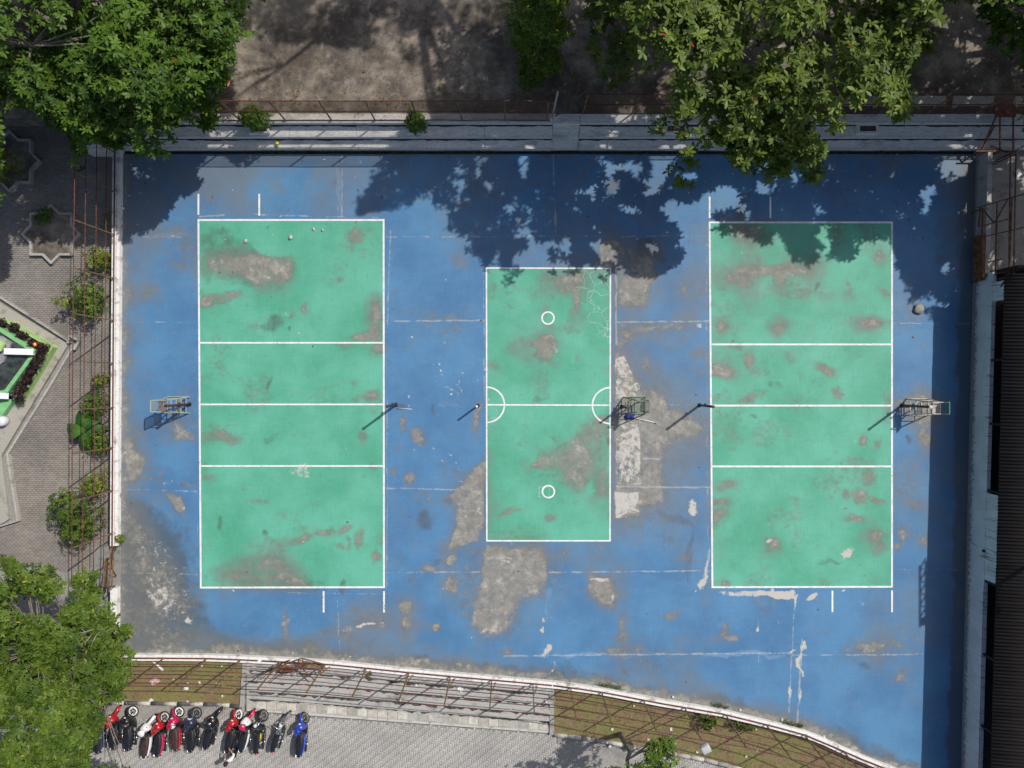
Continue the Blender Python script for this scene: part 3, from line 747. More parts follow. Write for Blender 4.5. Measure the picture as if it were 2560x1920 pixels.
# ---------------- low road and path with their pavers
def paving(name, region, pattern, m, base_m, ang, bw, bl, prefer, hole=None, zt=LOW):
    """a bed with paving stones: the nearest 300 single objects, the rest one mesh"""
    xs = [p[0] for p in region]; ys = [p[1] for p in region]
    bed = MB(); k = (CAM_H - zt) / CAM_H / PPM
    reg = [((x - 1280) * k, (960 - y) * k) for x, y in region]
    bed.prism(reg, -1.36, zt - 0.03)
    root = tag(bed.build(name, base_m), kind='structure')
    cx = sum(p[0] for p in reg) / len(reg); cy = sum(p[1] for p in reg) / len(reg)
    R = max(math.hypot(p[0] - cx, p[1] - cy) for p in reg)
    ca, sa = math.cos(ang), math.sin(ang)
    cells = []
    n = int(R / bw) + 2
    if pattern == 'herring':
        I, J = np.meshgrid(np.arange(-n, n), np.arange(-n, n))
        d = (I - J) % 4
        h = d == 0; vv = d == 2
        hc = np.stack([(I[h] + 1) * bw, (J[h] + .5) * bw, np.zeros(h.sum())], -1)
        vc = np.stack([(I[vv] + .5) * bw, J[vv] * bw, np.ones(vv.sum())], -1)
        C = np.concatenate([hc, vc])
    else:
        m2 = int(R / bl) + 2
        I, J = np.meshgrid(np.arange(-m2, m2), np.arange(-n, n))
        C = np.stack([(I + (J % 2) * .5) * bl, J * bw, np.zeros(I.shape)], -1).reshape(-1, 3)
    X = cx + C[:, 0] * ca - C[:, 1] * sa; Y = cy + C[:, 0] * sa + C[:, 1] * ca
    PX, PY = 1280 + X / k, 960 - Y / k
    ok = (sdpoly(PX, PY, region) > 3)
    if hole:
        for hpoly in hole: ok &= ~inpoly(PX, PY, hpoly)
    X, Y, o_, PX, PY = X[ok], Y[ok], C[ok, 2], PX[ok], PY[ok]
    N = len(X)
    rot = ang + o_ * math.pi / 2
    g = 0.0045; hl, hw = bl / 2 - g, bw / 2 - g; c = 0.004
    base = np.array([(-hl, -hw, -.03), (hl, -hw, -.03), (hl, hw, -.03), (-hl, hw, -.03), (-hl, -hw, -c), (hl, -hw, -c), (hl, hw, -c), (-hl, hw, -c),
                     (-hl + c, -hw + c, 0), (hl - c, -hw + c, 0), (hl - c, hw - c, 0), (-hl + c, hw - c, 0)])
    fq = np.array([(0, 1, 5, 4), (1, 2, 6, 5), (2, 3, 7, 6), (3, 0, 4, 7), (4, 5, 9, 8), (5, 6, 10, 9), (6, 7, 11, 10), (7, 4, 8, 11), (8, 9, 10, 11)])
    zj = zt + RNG.normal(0, .0025, N); tint = RNG.random(N)
    score = prefer(PX, PY); vis = (PX > 6) & (PX < 2554) & (PY > 6) & (PY < 1914)
    order = np.argsort(np.where(vis, score, 1e9)); single = order[:300]; rest = order[300:]
    cr, sr = np.cos(rot), np.sin(rot)
    tl = RNG.normal(0, .004, (N, 2))
    def verts(ix):
        bx = base[None, :, 0]; by = base[None, :, 1]
        x = X[ix, None] + bx * cr[ix, None] - by * sr[ix, None]; y = Y[ix, None] + bx * sr[ix, None] + by * cr[ix, None]
        z = zj[ix, None] + base[None, :, 2] + bx * tl[ix, 0:1] + by * tl[ix, 1:2]
        return np.stack([x, y, z], -1).reshape(-1, 3)
    Vr = verts(rest)
    Fr = (fq[None] + 12 * np.arange(len(rest))[:, None, None]).reshape(-1, 4)
    so = link('paver', np_mesh('paver_bed', Vr, Fr, m, {'tint': np.repeat(tint[rest], 12)}), root); so['kind'] = 'stuff'
    protos = [np_mesh('paver', base, fq, m, {'tint': np.full(12, t_)}) for t_ in np.linspace(0.02, .98, 12)]
    for i_ in single:
        p = link('paver', protos[int(tint[i_] * 11.99)], root)
        p.location = (X[i_], Y[i_], zj[i_]); p.rotation_euler = (tl[i_, 1], -tl[i_, 0], rot[i_])
    return root

KERB_L = [(-80, 1752), (270, 1756), (560, 1760), (606, 1768)]
STEP_K = [(606, 1777), (1385, 1833)]
KERB_R = [(1385, 1838), (1500, 1853), (1640, 1880), (1750, 1898), (1850, 1924), (2000, 1970)]
road = paving('road', [(-120, 1758), (270, 1762), (560, 1766), (612, 1780), (1385, 1836), (1500, 1856), (1640, 1884), (1750, 1902), (1850, 1930), (1950, 2010), (-120, 2010)], 'herring', M['paver'], M['sand'], math.radians(-7), 0.105, 0.21,
              lambda x, y: np.hypot(x - 1020, y - 1860) , [[(200, 1740), (560, 1758), (556, 1793), (200, 1800)], [(1390, 1820), (1460, 1838), (1580, 1880), (1600, 1960), (1460, 1960), (1440, 1880), (1392, 1862)]])
b = MB(); b.prism([tuple(W(x, y, LOW)[:2]) for x, y in [(200, 1760), (556, 1764), (553, 1792), (200, 1799)]], LOW - .03, LOW + .003); b.build('cement_strip', M['cement'], road)
b = MB(); b.prism([tuple(W(x, y, LOW)[:2]) for x, y in [(1394, 1840), (1460, 1850), (1580, 1880), (1600, 1960), (1460, 1960), (1440, 1882), (1394, 1864)]], LOW - .03, LOW + .003); b.build('cement_strip', M['cement'], road)
APRON = [(-60, 722), (0, 757), (170, 861), (110, 960), (3, 1139), (22, 1298), (0, 1312), (-60, 1330)]
path = paving('path', [(-120, 300), (285, 300), (289, 1400), (285, 1470), (270, 1752), (-120, 1748)], 'bond', M['paver_old'], M['sand'], 0.0, 0.10, 0.2,
              lambda x, y: np.hypot((x - 130) * .6, y - 1190), [[(-130, 660), (0, 738), (172, 848), (200, 852), (180, 876), (127, 960), (17, 1136), (46, 1306), (0, 1326), (-130, 1380)], [(-130, 1395), (285, 1440), (285, 1760), (-130, 1760)]])

# ---------------- turf slopes and stepped seats at the foot of the court
def slope(name, top, bot, z0, z1, m=M['turf'], n=60, ns=10):
    tx = np.linspace(top[0][0], top[-1][0], n + 1); ty = np.interp(tx, [p[0] for p in top], [p[1] for p in top])
    bx = np.linspace(bot[0][0], bot[-1][0], n + 1); by = np.interp(bx, [p[0] for p in bot], [p[1] for p in bot])
    V = []
    for j in range(ns + 1):
        f = j / ns; z = z0 + (z1 - z0) * f
        for i_ in range(n + 1):
            p = W(tx[i_] + (bx[i_] - tx[i_]) * f, ty[i_] + (by[i_] - ty[i_]) * f, z)
            V.append((p.x, p.y, z + (random.random() - .5) * .03))
    i2 = np.arange(ns * (n + 1)).reshape(ns, n + 1)[:, :-1].ravel()
    o = link(name, np_mesh(name, V, np.stack([i2, i2 + n + 1, i2 + n + 2, i2 + 1], -1), m, smooth=True))
    o['kind'] = 'structure'
    return np.array(V)
outer = lambda x: edge_y(x) + 14
TSL = [(x, float(outer(x))) for x in np.linspace(-60, 612, 20)]
TSR = [(x, float(outer(x))) for x in np.linspace(1378, 2440, 40)]
s1 = slope('turf_bank', TSL, [(-60, 1753), (270, 1757), (560, 1761), (612, 1770)], -0.1, -0.93)
s2 = slope('turf_bank', TSR, [(1384, 1835), (1500, 1850), (1640, 1876), (1750, 1894), (1850, 1920), (2000, 1968), (2440, 2110)], -0.1, -0.93, n=110)

def blades(name, src, count, h, m, seed, parent=None, spread=.35, jit=.25):
    r = np.random.default_rng(seed)
    p = src[r.integers(0, len(src), count)] + np.stack([r.normal(0, jit, count), r.normal(0, jit * .6, count), np.zeros(count)], -1)
    a = r.random(count) * 6.283; hh = h * (.4 + r.random(count)); w = .006 + .006 * r.random(count)
    lean = r.normal(0, spread, (count, 2)) * hh[:, None]
    dx, dy = np.cos(a) * w, np.sin(a) * w
    V = np.stack([p + np.stack([-dx, -dy, -np.full(count, .02)], -1), p + np.stack([dx, dy, -np.full(count, .02)], -1),
                  p + np.stack([dx * .4 + lean[:, 0], dy * .4 + lean[:, 1], hh], -1), p + np.stack([-dx * .4 + lean[:, 0], -dy * .4 + lean[:, 1], hh], -1)], 1).reshape(-1, 3)
    o = link(name, np_mesh(name, V, np.arange(4 * count).reshape(-1, 4), m, {'tint': np.repeat(r.random(count), 4)}), parent)
    o['kind'] = 'stuff'
    return o
M['grass'] = leaf_mat('dry_grass_blade', (0.20, 0.18, 0.06), (0.42, 0.33, 0.17), odd=(0.3, 0.25, 0.15), odd_at=.9, trans=.2)
M['weed'] = leaf_mat('green_weed', (0.04, 0.07, 0.015), (0.11, 0.17, 0.035), odd=(0.2, 0.16, 0.06), odd_at=.93)
blades('grass', s1, 4500, .06, M['grass'], 1, spread=1.0)
blades('grass', s2[s2[:, 0] < 19], 8000, .06, M['grass'], 2, spread=1.0)
drain = np.array([tuple(W(x, 381 + random.uniform(-4, 4), 0)) for x in np.linspace(560, 2400, 500) if vnoise(np.array([x / 60.]), np.array([3.]), 8)[0] > .5])
blades('weeds', drain, 1500, .08, M['weed'], 3, spread=.9, jit=.05)
cv = np.array([tuple(W(x, float(edge_y(x)) - random.uniform(2, 9), 0)) for x in np.linspace(1500, 2300, 400) if vnoise(np.array([x / 45.]), np.array([5.]), 9)[0] > .55])
blades('weeds', cv, 900, .09, M['weed'], 4, spread=.9, jit=.06)

# stepped concrete seats between court and road
def mixl(a, b, f): return a + (b - a) * f
bl = thing('stepped_seats', 'weathered concrete steps going down from the court to the paved road', 'steps')
def band(f0, f1, z, ext0):
    pts = []
    xs = np.linspace(0, 1, 25)
    for s_ in xs:
        x0 = mixl(616, 1376, s_); top_ = float(outer(x0)) - 2; bot_ = mixl(1777, 1833, s_)
        pts.append(W(x0, mixl(top_, bot_, f1), z))
    ins = []
    for s_ in xs[::-1]:
        x0 = mixl(616, 1376, s_); top_ = float(outer(x0)) - 2; bot_ = mixl(1777, 1833, s_)
        q = W(x0, mixl(top_, bot_, f0), z); q.y += ext0; ins.append(q)
    return pts + ins
for k_, (f0, f1, z) in enumerate([(0, .2, -.12), (.2, .41, -.30), (.41, .61, -.48), (.61, .76, -.64)]):
    MB().prism(band(f0, f1, z, 0.0 if k_ == 0 else .22), -1.37, z).build('step', M['step'], bl)
M['dirt'] = mat('dark_riser_shade', (0.065, 0.06, 0.05), .95, var=.6, scale=6)  # dark colour standing for the shade at riser feet
def shade_strip(name, pts, dirs, width, parent, m=None, seed=0):  # ragged dark strip that paints shade along a riser foot
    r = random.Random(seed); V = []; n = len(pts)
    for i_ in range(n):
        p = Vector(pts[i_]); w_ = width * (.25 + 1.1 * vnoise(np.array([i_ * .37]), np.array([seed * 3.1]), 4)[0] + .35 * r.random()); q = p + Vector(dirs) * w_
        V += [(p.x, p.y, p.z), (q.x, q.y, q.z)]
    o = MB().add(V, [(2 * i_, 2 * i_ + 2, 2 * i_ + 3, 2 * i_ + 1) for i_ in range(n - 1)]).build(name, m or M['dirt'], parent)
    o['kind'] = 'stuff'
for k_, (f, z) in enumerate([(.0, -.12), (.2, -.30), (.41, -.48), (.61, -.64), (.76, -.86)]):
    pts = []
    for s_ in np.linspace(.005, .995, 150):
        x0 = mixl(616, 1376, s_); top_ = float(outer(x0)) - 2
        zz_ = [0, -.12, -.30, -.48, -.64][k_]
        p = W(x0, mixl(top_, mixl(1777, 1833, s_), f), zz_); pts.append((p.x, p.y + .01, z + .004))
    shade_strip('shade_line', pts, (0.05, -1, 0), .17, bl, seed=k_ + 1)  # shadow bands of the risers, painted on the treads below
MB().prism(band(.76, .955, -.86, .2), -1.36, -.86).build('slab_bed', M['step'], bl)
MB().prism(band(.955, 1.0, -.93, .0), -1.35, -.93).build('kerb', M['kerb_w'], bl)
nsl = 29
sp = []
for i_ in range(nsl):
    a, b_ = i_ / nsl, (i_ + 1) / nsl
    q = []
    for s_, f in ((a, .80), (b_, .80), (b_, .945), (a, .945)):
        x0 = mixl(640, 1372, s_); top_ = float(outer(x0)) - 2; bot_ = mixl(1777, 1833, (x0 - 616) / 760)
        q.append(W(x0, mixl(top_, bot_, f), -.84))
    c_ = sum(q, Vector()) / 4
    q = [c_ + (p - c_) * .93 for p in q]
    if random.random() < .12: continue
    ins = [c_ + (p - c_) * .955 for p in q]
    mb = MB(); zt = -.835 + random.uniform(-.006, .006)
    mb.add([(p.x, p.y, -.88) for p in q] + [(p.x, p.y, zt - .01) for p in q] + [(p.x, p.y, zt) for p in ins],
           [(8, 11, 10, 9)] + [(j, 4 + j, 4 + (j + 1) % 4, (j + 1) % 4) for j in range(4)] + [(4 + j, 8 + j, 8 + (j + 1) % 4, 4 + (j + 1) % 4) for j in range(4)])
    mb.build('paving_slab', M['slab'], bl)
for xa, xb in ((606, 617), (1374, 1385)):
    pa = [W(xa, float(outer(xa)) + 4, -.08), W(xb, float(outer(xb)) + 4, -.08)]; yb = 1780 if xa < 1000 else 1838
    pb = [W(xb - 8, yb, -.88), W(xa - 8, yb, -.88)] if xa < 1000 else [W(xb, yb, -.88), W(xa, yb, -.88)]
    vs = [tuple(p) for p in pa + pb] + [(p.x, p.y, -1.3) for p in pa + pb]
    MB().add(vs, [(0, 1, 2, 3), (7, 6, 5, 4), (0, 4, 5, 1), (1, 5, 6, 2), (2, 6, 7, 3), (3, 7, 4, 0)]).build('side_wall', M['step'], bl)

# kerbs of the turf banks: every stone its own part
def kerb(label, pts, n, mats, zt=-.80):
    root = thing('kerb', label, 'kerb')
    xs = np.linspace(pts[0][0], pts[-1][0], n + 1); ys = np.interp(xs, [p[0] for p in pts], [p[1] for p in pts])
    for i_ in range(n):
        a = W(xs[i_], ys[i_], zt); b_ = W(xs[i_ + 1], ys[i_ + 1], zt)
        d = (b_ - a); L = d.length; d.normalize(); c_ = (a + b_) / 2
        mb = MB(); mb.loft([(-L / 2 + .012, 0, 0, .085, .14), (L / 2 - .012, 0, 0, .085, .14)], 12, 8)
        o = mb.build('kerb_stone', mats[i_ % len(mats)], root)
        o.location = (c_.x, c_.y, zt - .14 + random.uniform(-.008, .008)); o.rotation_euler = (0, 0, math.atan2(d.y, d.x) - math.pi / 2 + random.uniform(-.01, .01))
    return root
kerb('kerb of alternating black and white stones above the parked motorcycles', [(210, 1757), (270, 1758), (560, 1763), (606, 1769)], 12, [M['kerb_w'], M['kerb_k']])
kerb('weathered stone kerb below the bank with the floodlight pole', KERB_R, 18, [M['step'], M['kerb_w'], M['step']])
# ------------------------------------------------------------------ bleachers behind the court
def yw(py, z): return (960 - py) / PPM * (CAM_H - z) / CAM_H
def xw(px, z): return (px - 1280) / PPM * (CAM_H - z) / CAM_H
YF1, YF2, YF3, YB = 11.41, 11.82, 12.33, 12.58
T1, T2, T3 = .45, .90, GZ
GX0, GX1 = xw(1380, .4), xw(1447, .4)
M['nosing'] = concrete('pale_step_nosing', (0.60, 0.59, 0.57), (0.2, 0.19, 0.18), .5, 2.2)
def bleacher(label, x0, x1, joints):
    root = thing('bleacher', label, 'seating steps')
    for k_, (ya, z) in enumerate([(YF1, T1), (YF2, T2), (YF3, T3)]):
        xs = [x0] + [j for j in joints if x0 < j < x1] + [x1]
        for a, b_ in zip(xs[:-1], xs[1:]):
            yb = (YF2 + .12, YF3 + .12, YB + .12)[k_]
            dz = random.uniform(-.006, .006)
            mb = MB(); mb.box(((a + b_) / 2, (ya + yb) / 2, z / 2 - .6 + dz), (b_ - a - .012, yb - ya, z + 1.2))
            mb.build('seat_step', M['bleacher'], root)
            lip = MB(); lip.box(((a + b_) / 2, ya - .03, z - .10 + dz), (b_ - a - .02, .07, .2)); lip.build('nosing', M['nosing'], root)
            if k_ < 2:
                yq = (YF2, YF3)[k_]
                shade_strip('shade_line', [(x_, yq - .002, z + dz + .004) for x_ in np.linspace(a + .01, b_ - .01, int((b_ - a) * 6) + 2)], (0, -1, 0), .075, root, seed=int(a * 7) % 50 + k_)  # gap shade painted as a dark strip at the tread's back
    return root
bleacher('grey concrete seating steps before the chain-link fence and two box shrubs', -21.0, GX0, [-17.2, -13.9, -10.6, -7.4, -4.1, -1.3])
bleacher('grey concrete seating steps under the big spreading tree', GX1, 27.5, [4.6, 8.1, 11.6, 15.2, 18.7, 22.3])
st = thing('stair_flight', 'short flight of concrete stairs in the gap between the seating steps', 'stairs')
for k_, (ya, yb, z) in enumerate([(YF1 + .02, YF1 + .28, .23), (YF1 + .26, YF2 + .05, T1), (YF2 + .03, YF2 + .28, .68), (YF2 + .26, YF3, T2), (YF3 - .02, YF3 + .2, 1.12), (YF3 + .18, YB + .1, GZ - .01)]):
    b = MB(); b.box(((GX0 + GX1) / 2, (ya + yb) / 2, z / 2 - .6), (GX1 - GX0 - .03, yb - ya, z + 1.2)); b.build('stair_step', M['bleacher'], st)

# planter boxes on the second step, each with a clipped shrub placed later
def planter(x0, x1, y0, y1, z0, z1, label):
    root = thing('planter_box', label, 'planter')
    w = .09; b = MB()
    b.box(((x0 + x1) / 2, y0 + w / 2, (z0 + z1) / 2), (x1 - x0, w, z1 - z0)); b.box(((x0 + x1) / 2, y1 - w / 2, (z0 + z1) / 2), (x1 - x0, w, z1 - z0))
    b.box((x0 + w / 2, (y0 + y1) / 2, (z0 + z1) / 2 - .002), (w, y1 - y0 - 2 * w, z1 - z0)); b.box((x1 - w / 2, (y0 + y1) / 2, (z0 + z1) / 2 - .002), (w, y1 - y0 - 2 * w, z1 - z0))
    b.build('box_wall', M['bleacher'], root)
    s = MB(); s.box(((x0 + x1) / 2, (y0 + y1) / 2, (z0 + z1) / 2 - .04), (x1 - x0 - 2 * w, y1 - y0 - 2 * w, z1 - z0 - .06)); s.build('soil', M['soil'], root)
    return root
PLANTERS = []
for px, lab in ((645, 'square concrete planter holding the round shrub nearest the corner tree'), (1043, 'square concrete planter holding the shrub with a tall sprout'), (1690, 'square concrete planter half hidden under hanging leaves'), (2172, 'bare square concrete planter on the shaded seating step')):
    x = xw(px, 1.2)
    planter(x - .48, x + .48, YF2 + .03, YF3 - .02, T2 - .01, T2 + .24, lab); PLANTERS.append(x)

# ------------------------------------------------------------------ rusty fences
def fence(label, pts, zb, H, rails, posts, rail_w=.044, post_w=.052, mats=('rust_red', 'rust_post'), brace=None, post_h=None, stubs=True):
    """pts: polyline of world points along the fence; posts: positions on it (world x,y)"""
    root = thing('rail_fence', label, 'fence')
    for k_, h in enumerate(rails):
        r = .038 if k_ == 0 else rail_w / 2
        P_ = [Vector((p[0], p[1], zb + h + (random.uniform(-.025, .025) if k_ else 0))) for p in pts]
        MB().tube(P_, r, 6).build('rail', M[mats[0]], root)
    for k_, p in enumerate(posts):
        h = (post_h[k_] if post_h else H)
        tx, ty = random.uniform(-.03, .03), random.uniform(-.03, .03)
        mb = MB(); mb.bar((p[0], p[1], zb - .15), (p[0] + tx, p[1] + ty, zb + h), post_w)
        if brace: mb.bar((p[0] + brace[0], p[1] + brace[1], zb - .5), (p[0] + tx * .6, p[1] + ty * .6, zb + h * .45), .035)
        mb.build('post', M[mats[1]], root)
        if stubs:
            sb = MB()
            for q in range(3):
                a = random.uniform(-.4, .4); 
                sb.tube([(p[0] + a, p[1], zb), (p[0] + a + random.uniform(-.05, .05), p[1] + random.uniform(.0, .16), zb + random.uniform(.12, .3))], .008, 4)
            o = sb.build('cut_wire', M['rust_wire'], root); o['kind'] = 'stuff'
    return root

LF = [W(x, y, .28) for x, y in [(288, 376), (285, 700), (283, 1000), (281, 1362), (280, 1412)]]
lposts = [W(np.interp(y, [376, 1412], [288, 280]), y, .28) for y in (382, 480, 587, 695.6, 801, 908, 1019, 1119, 1226, 1333, 1410)]
fence('tall rusty rail fence on the straight wall above the garden bushes', LF, .28, 3.2, [.03, .75, 1.55, 2.4, 3.2], lposts)
BX = [300, 400, 520, 600, 640]
BF1 = [W(x, float(outer(x)) - 1, .25) for x in (305, 400, 520, 602, 645)]
fence('rusty rail fence over the turf bank next to the corner tree', BF1, .25, 3.2, [.03, .75, 1.55, 2.4, 3.2], [W(x, float(outer(x)) - 1, .25) for x in (318, 410, 518, 602)])
BF2 = [W(x, float(outer(x)) - 1, .25) for x in list(range(745, 1380, 90)) + [1380]]
fence('rusty rail fence standing over the concrete stepped seats', [W(655, float(outer(655)) - 1, .25)] + BF2, .25, 3.2, [.03, .75, 1.55, 2.4, 3.2], [W(x, float(outer(x)) - 1, .25) for x in (700, 813.6, 916, 1023, 1126, 1229, 1332)], brace=(.28, -.18))
BF3 = [W(x, float(outer(x)) - 1, .25) for x in list(range(1384, 2330, 70)) + [2340]]
fence('long rusty rail fence curving over the right-hand turf bank', BF3, .25, 3.2, [.03, .75, 1.55, 2.4, 3.2], [W(x, float(outer(x)) - 1, .25) for x in (1426, 1504, 1608, 1711, 1814, 1914, 2010, 2108, 2199, 2290)])

# chain-link fence with real wires
def chain_link(label, x0, x1, y, z0, z1, posts, sp=.085, lean=0.0):
    root = thing('chain_link_fence', label, 'fence')
    H = z1 - z0
    for z in (z0 + .04, z0 + H * .5, z1):
        MB().tube([(x, y + lean * (z - z0) + random.uniform(-.01, .01), z + random.uniform(-.015, .015)) for x in np.linspace(x0, x1, 18)], .024, 6).build('rail', M['rust_red'], root)
    for p in posts:
        MB().bar((p, y, z0 - .2), (p, y + lean * H, z1), .055).build('post', M['rust_post'], root)
    V = []; w = .0055
    for sgn in (1, -1):
        for a in np.arange(x0 - H, x1 + H, sp):
            xa, xb = (a, a + H * sgn)
            za, zb = z0 + .03, z1
            lo, hi = min(xa, xb), max(xa, xb)
            if hi < x0 or lo > x1: continue
            def cl(x): return za + (zb - za) * (x - xa) / (xb - xa)
            c0_, c1_ = max(lo, x0), min(hi, x1)
            if c1_ - c0_ < .02: continue
            pA, pB = (c0_, cl(c0_)), (c1_, cl(c1_))
            V += [(pA[0] - w, y + lean * (pA[1] - z0), pA[1] + w * sgn), (pB[0] - w, y + lean * (pB[1] - z0), pB[1] + w * sgn), (pB[0] + w, y + lean * (pB[1] - z0), pB[1] - w * sgn), (pA[0] + w, y + lean * (pA[1] - z0), pA[1] - w * sgn)]
    o = link('wire_mesh', np_mesh('wire_mesh', V, np.arange(len(V)).reshape(-1, 4), M['rust_wire']), root)
    o['kind'] = 'stuff'
    return root
YFN = 12.37
chain_link('rusted chain-link fence between the bare soil and the seating steps', -21, xw(1375, GZ), YFN, GZ, 3.68, [xw(x, GZ) for x in (360, 480, 600, 713.8, 829.5, 938, 1046, 1155, 1262, 1366)])
chain_link('rusted chain-link fence behind the seating steps under the big tree', GX1 + .05, 27.5, YB + .10, GZ, 3.6, [GX1 + .1 + 2.3 * i for i in range(11)])
MB_ = MB(); gp = thing('leaning_pole', 'old iron pole leaning across the stair gap', 'pole')
MB_.bar((GX0 + .1, YB - .1, 1.6), (GX0 + 1.5, YB + .35, 3.8), .05).build('pole_tube', M['rust'], gp)
# back rail end post, pale
b = MB(); b.tube([(GX0 - .05, YB - .1, 1.5), (GX0 + .05, YB + .05, 4.0)], .05, 8)
gp2 = thing('end_post', 'pale steel end post beside the concrete stair gap', 'post'); b.build('post_tube', M['step'], gp2)
# concrete benches behind the right seating steps
for k_, (xa, xb) in enumerate(((2095, 2215), (2240, 2370), (2390, 2490), (2545, 2660))):
    bt = thing('concrete_bench', ['low concrete bench in deep shade nearest the big tree', 'low concrete bench with a pair of white marks beside it', 'low concrete bench crossed by a leaning rusty bar', 'low concrete bench at the far corner by the yard'][k_], 'bench', group='benches behind the seating steps')
    x0, x1 = xw(xa, 2.0), xw(xb, 2.0)
    b = MB(); b.box(((x0 + x1) / 2, 13.1, 1.82), (x1 - x0, .42, .09)); b.build('seat', M['bleacher'], bt)
    for s_ in (x0 + .25, x1 - .25):
        b = MB(); b.box((s_, 13.1, 1.57), (.12, .34, .36)); b.build('leg', M['bleacher'], bt)

# rusty stair frame and leaning gate at the upper right corner
fr = thing('rusty_frame', 'rusty angle-iron stair frame at the corner of the seating steps', 'iron frame')
for a, b_ in [((2455, 375), (2490, 290)), ((2500, 375), (2500, 290)), ((2533, 380), (2533, 278)), ((2470, 345), (2462, 365)), ((2485, 318), (2470, 345)), ((2440, 378), (2500, 378)), ((2500, 378), (2540, 380)), ((2533, 380), (2570, 360)), ((2478, 365), (2520, 382))]:
    za = 1.5 if a[1] < 340 else .75; zb = 1.7 if b_[1] < 340 else .75
    MB().bar(W(*a, za), W(*b_, zb), .06).build('frame_bar', M['rust'], fr)
for x, y in ((2455, 375), (2500, 378), (2535, 380)):
    MB().bar(W(x, y, .75), (*W(x, y, .75)[:2], 0), .06).build('leg', M['rust'], fr)
plat = MB(); q = [W(2488, 262, 1.75), W(2540, 262, 1.75), W(2540, 292, 1.75), W(2488, 292, 1.75)]; plat.prism([(p.x, p.y) for p in q], 1.7, 1.75); plat.build('platform', M['rust'], fr)
lgt = thing('leaning_gate', 'big rusty gate frame leaning over the yard wall above the roof corner', 'gate')
bars = [((2443, 519), .9, (2560, 485), 2.2), ((2450, 566), .9, (2520, 548), 1.9), ((2440, 597), .9, (2565, 567), 2.2), ((2457, 690), .8, (2560, 672), 2.2), ((2457, 519), .9, (2452, 700), .85), ((2493, 507), 1.3, (2488, 690), 1.3),
        ((2530, 495), 1.8, (2523, 676), 1.8), ((2456, 522), .9, (2484, 556), 1.3), ((2487, 556), 1.4, (2520, 497), 1.9), ((2470, 655), 1.0, (2505, 648), 1.6), ((2451, 519), .95, (2447, 567), .5)]
for a, za, b_, zb in bars:
    MB().bar(W(*a, za), W(*b_, zb), .05).build('gate_bar', M['rust'], lgt)
for (x, y) in ((2457, 700), (2456, 522)):
    p = W(x, y, .85); MB().bar((p.x, p.y, 0), p, .05).build('leg', M['rust'], lgt)
pr = MB(); q = [W(2456, 585, .95), W(2463, 585, .95), W(2463, 700, .95), W(2456, 700, .95)]; pr.prism([(p.x, p.y) for p in q], .3, .95); pr.build('side_plate', rust('bright_rust_plate', (0.10, 0.04, 0.018), (0.24, 0.12, 0.05)), lgt)
# low yard wall
yl = thing('yard_wall', 'low stained wall between the court and the dark yard', 'wall')
sweep([W(2445, 392, 0), W(2437, 700, 0)], .22, .75, -.8, 1).build('wall_body', M['step'], yl)
for (a, b_, z) in (((2540, 385), (2534, 690), 2.3), ((2526, 385), (2522, 690), 1.8)):
    pt = thing('yard_rail', 'long rusty pipe rail over the dark yard, %s one' % ('outer' if z > 2 else 'inner'), 'rail', group='pipe rails over the yard')
    MB().tube([W(*a, z), W(*b_, z)], .035, 6).build('pipe', M['rust'], pt)
    for p in (a, b_):
        q = W(*p, z); MB().tube([q, (q.x, q.y, 0)], .035, 6).build('leg', M['rust'], pt)

# ------------------------------------------------------------------ dark roofed building
def facade_material():
    t = NT('stained_white_facade')
    v = t.coord(world=True)
    vs = t.coord((1, 7, .35), world=True)
    g = t.n('ShaderNodeNewGeometry').outputs['Position']; sp_ = t.n('ShaderNodeSeparateXYZ'); t.put(sp_.inputs[0], g)
    st_ = t.noise(1.6, 5, .7, vs)
    col = t.mix(t.ramp(t.noise(1.2, 5, .6, v), .35, .7), (0.58, 0.60, 0.61), (0.70, 0.71, 0.72))
    top = t.ramp(sp_.outputs['Z'], 0.45, 1.35, False)
    rs = t.math('MULTIPLY', t.ramp(t.math('ADD', st_, t.math('MULTIPLY', top, .16)), .70, .80), .85)
    col = t.mix(rs, col, (0.16, 0.085, 0.045))
    low = t.math('SUBTRACT', 1.0, t.ramp(sp_.outputs['Z'], 0.05, .5, False))
    df = t.math('MULTIPLY', t.ramp(t.math('ADD', t.noise(7, 7, .7, v), t.math('MULTIPLY', low, .35)), .58, .78), .8)
    col = t.mix(df, col, (0.13, 0.14, 0.14))
    return t.out(col, .85)
M['facade'] = facade_material()
def roof_material():
    t = NT('dark_sheet_roof')
    v = t.coord((.35, 5, 1), world=True)
    f = t.noise(1.1, 6, .7, v); fn = t.noise(14, 5, .7, t.coord(world=True))
    col = t.mix(t.ramp(f, .35, .65), (0.016, 0.0125, 0.012), (0.028, 0.023, 0.021))
    col = t.mix(t.math('MULTIPLY', t.ramp(fn, .55, .75), .4), col, (0.016, 0.015, 0.015))
    return t.out(col, .8, 0, .25)
M['roof'] = roof_material()
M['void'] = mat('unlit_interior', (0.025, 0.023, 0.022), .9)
bd = thing('shed_building', 'long low white shed under a dark corrugated roof beside the court', 'building')
base_x = lambda py: 2436 - (py - 700) * 34 / 1220.0
fa, fb = W(base_x(690), 690, 0), W(base_x(2010), 2010, 0)
dvec = (fb - fa).normalized(); nvec = Vector((-dvec.y, dvec.x, 0))          # to the right of travel down = +x
if nvec.x < 0: nvec = -nvec
sweep([fa + nvec * .0, fb], .18, 1.32, -.8, 1 if Vector((-dvec.y, dvec.x, 0)).x > 0 else -1).build('front_wall', M['facade'], bd)
EAVE_Z = 2.56
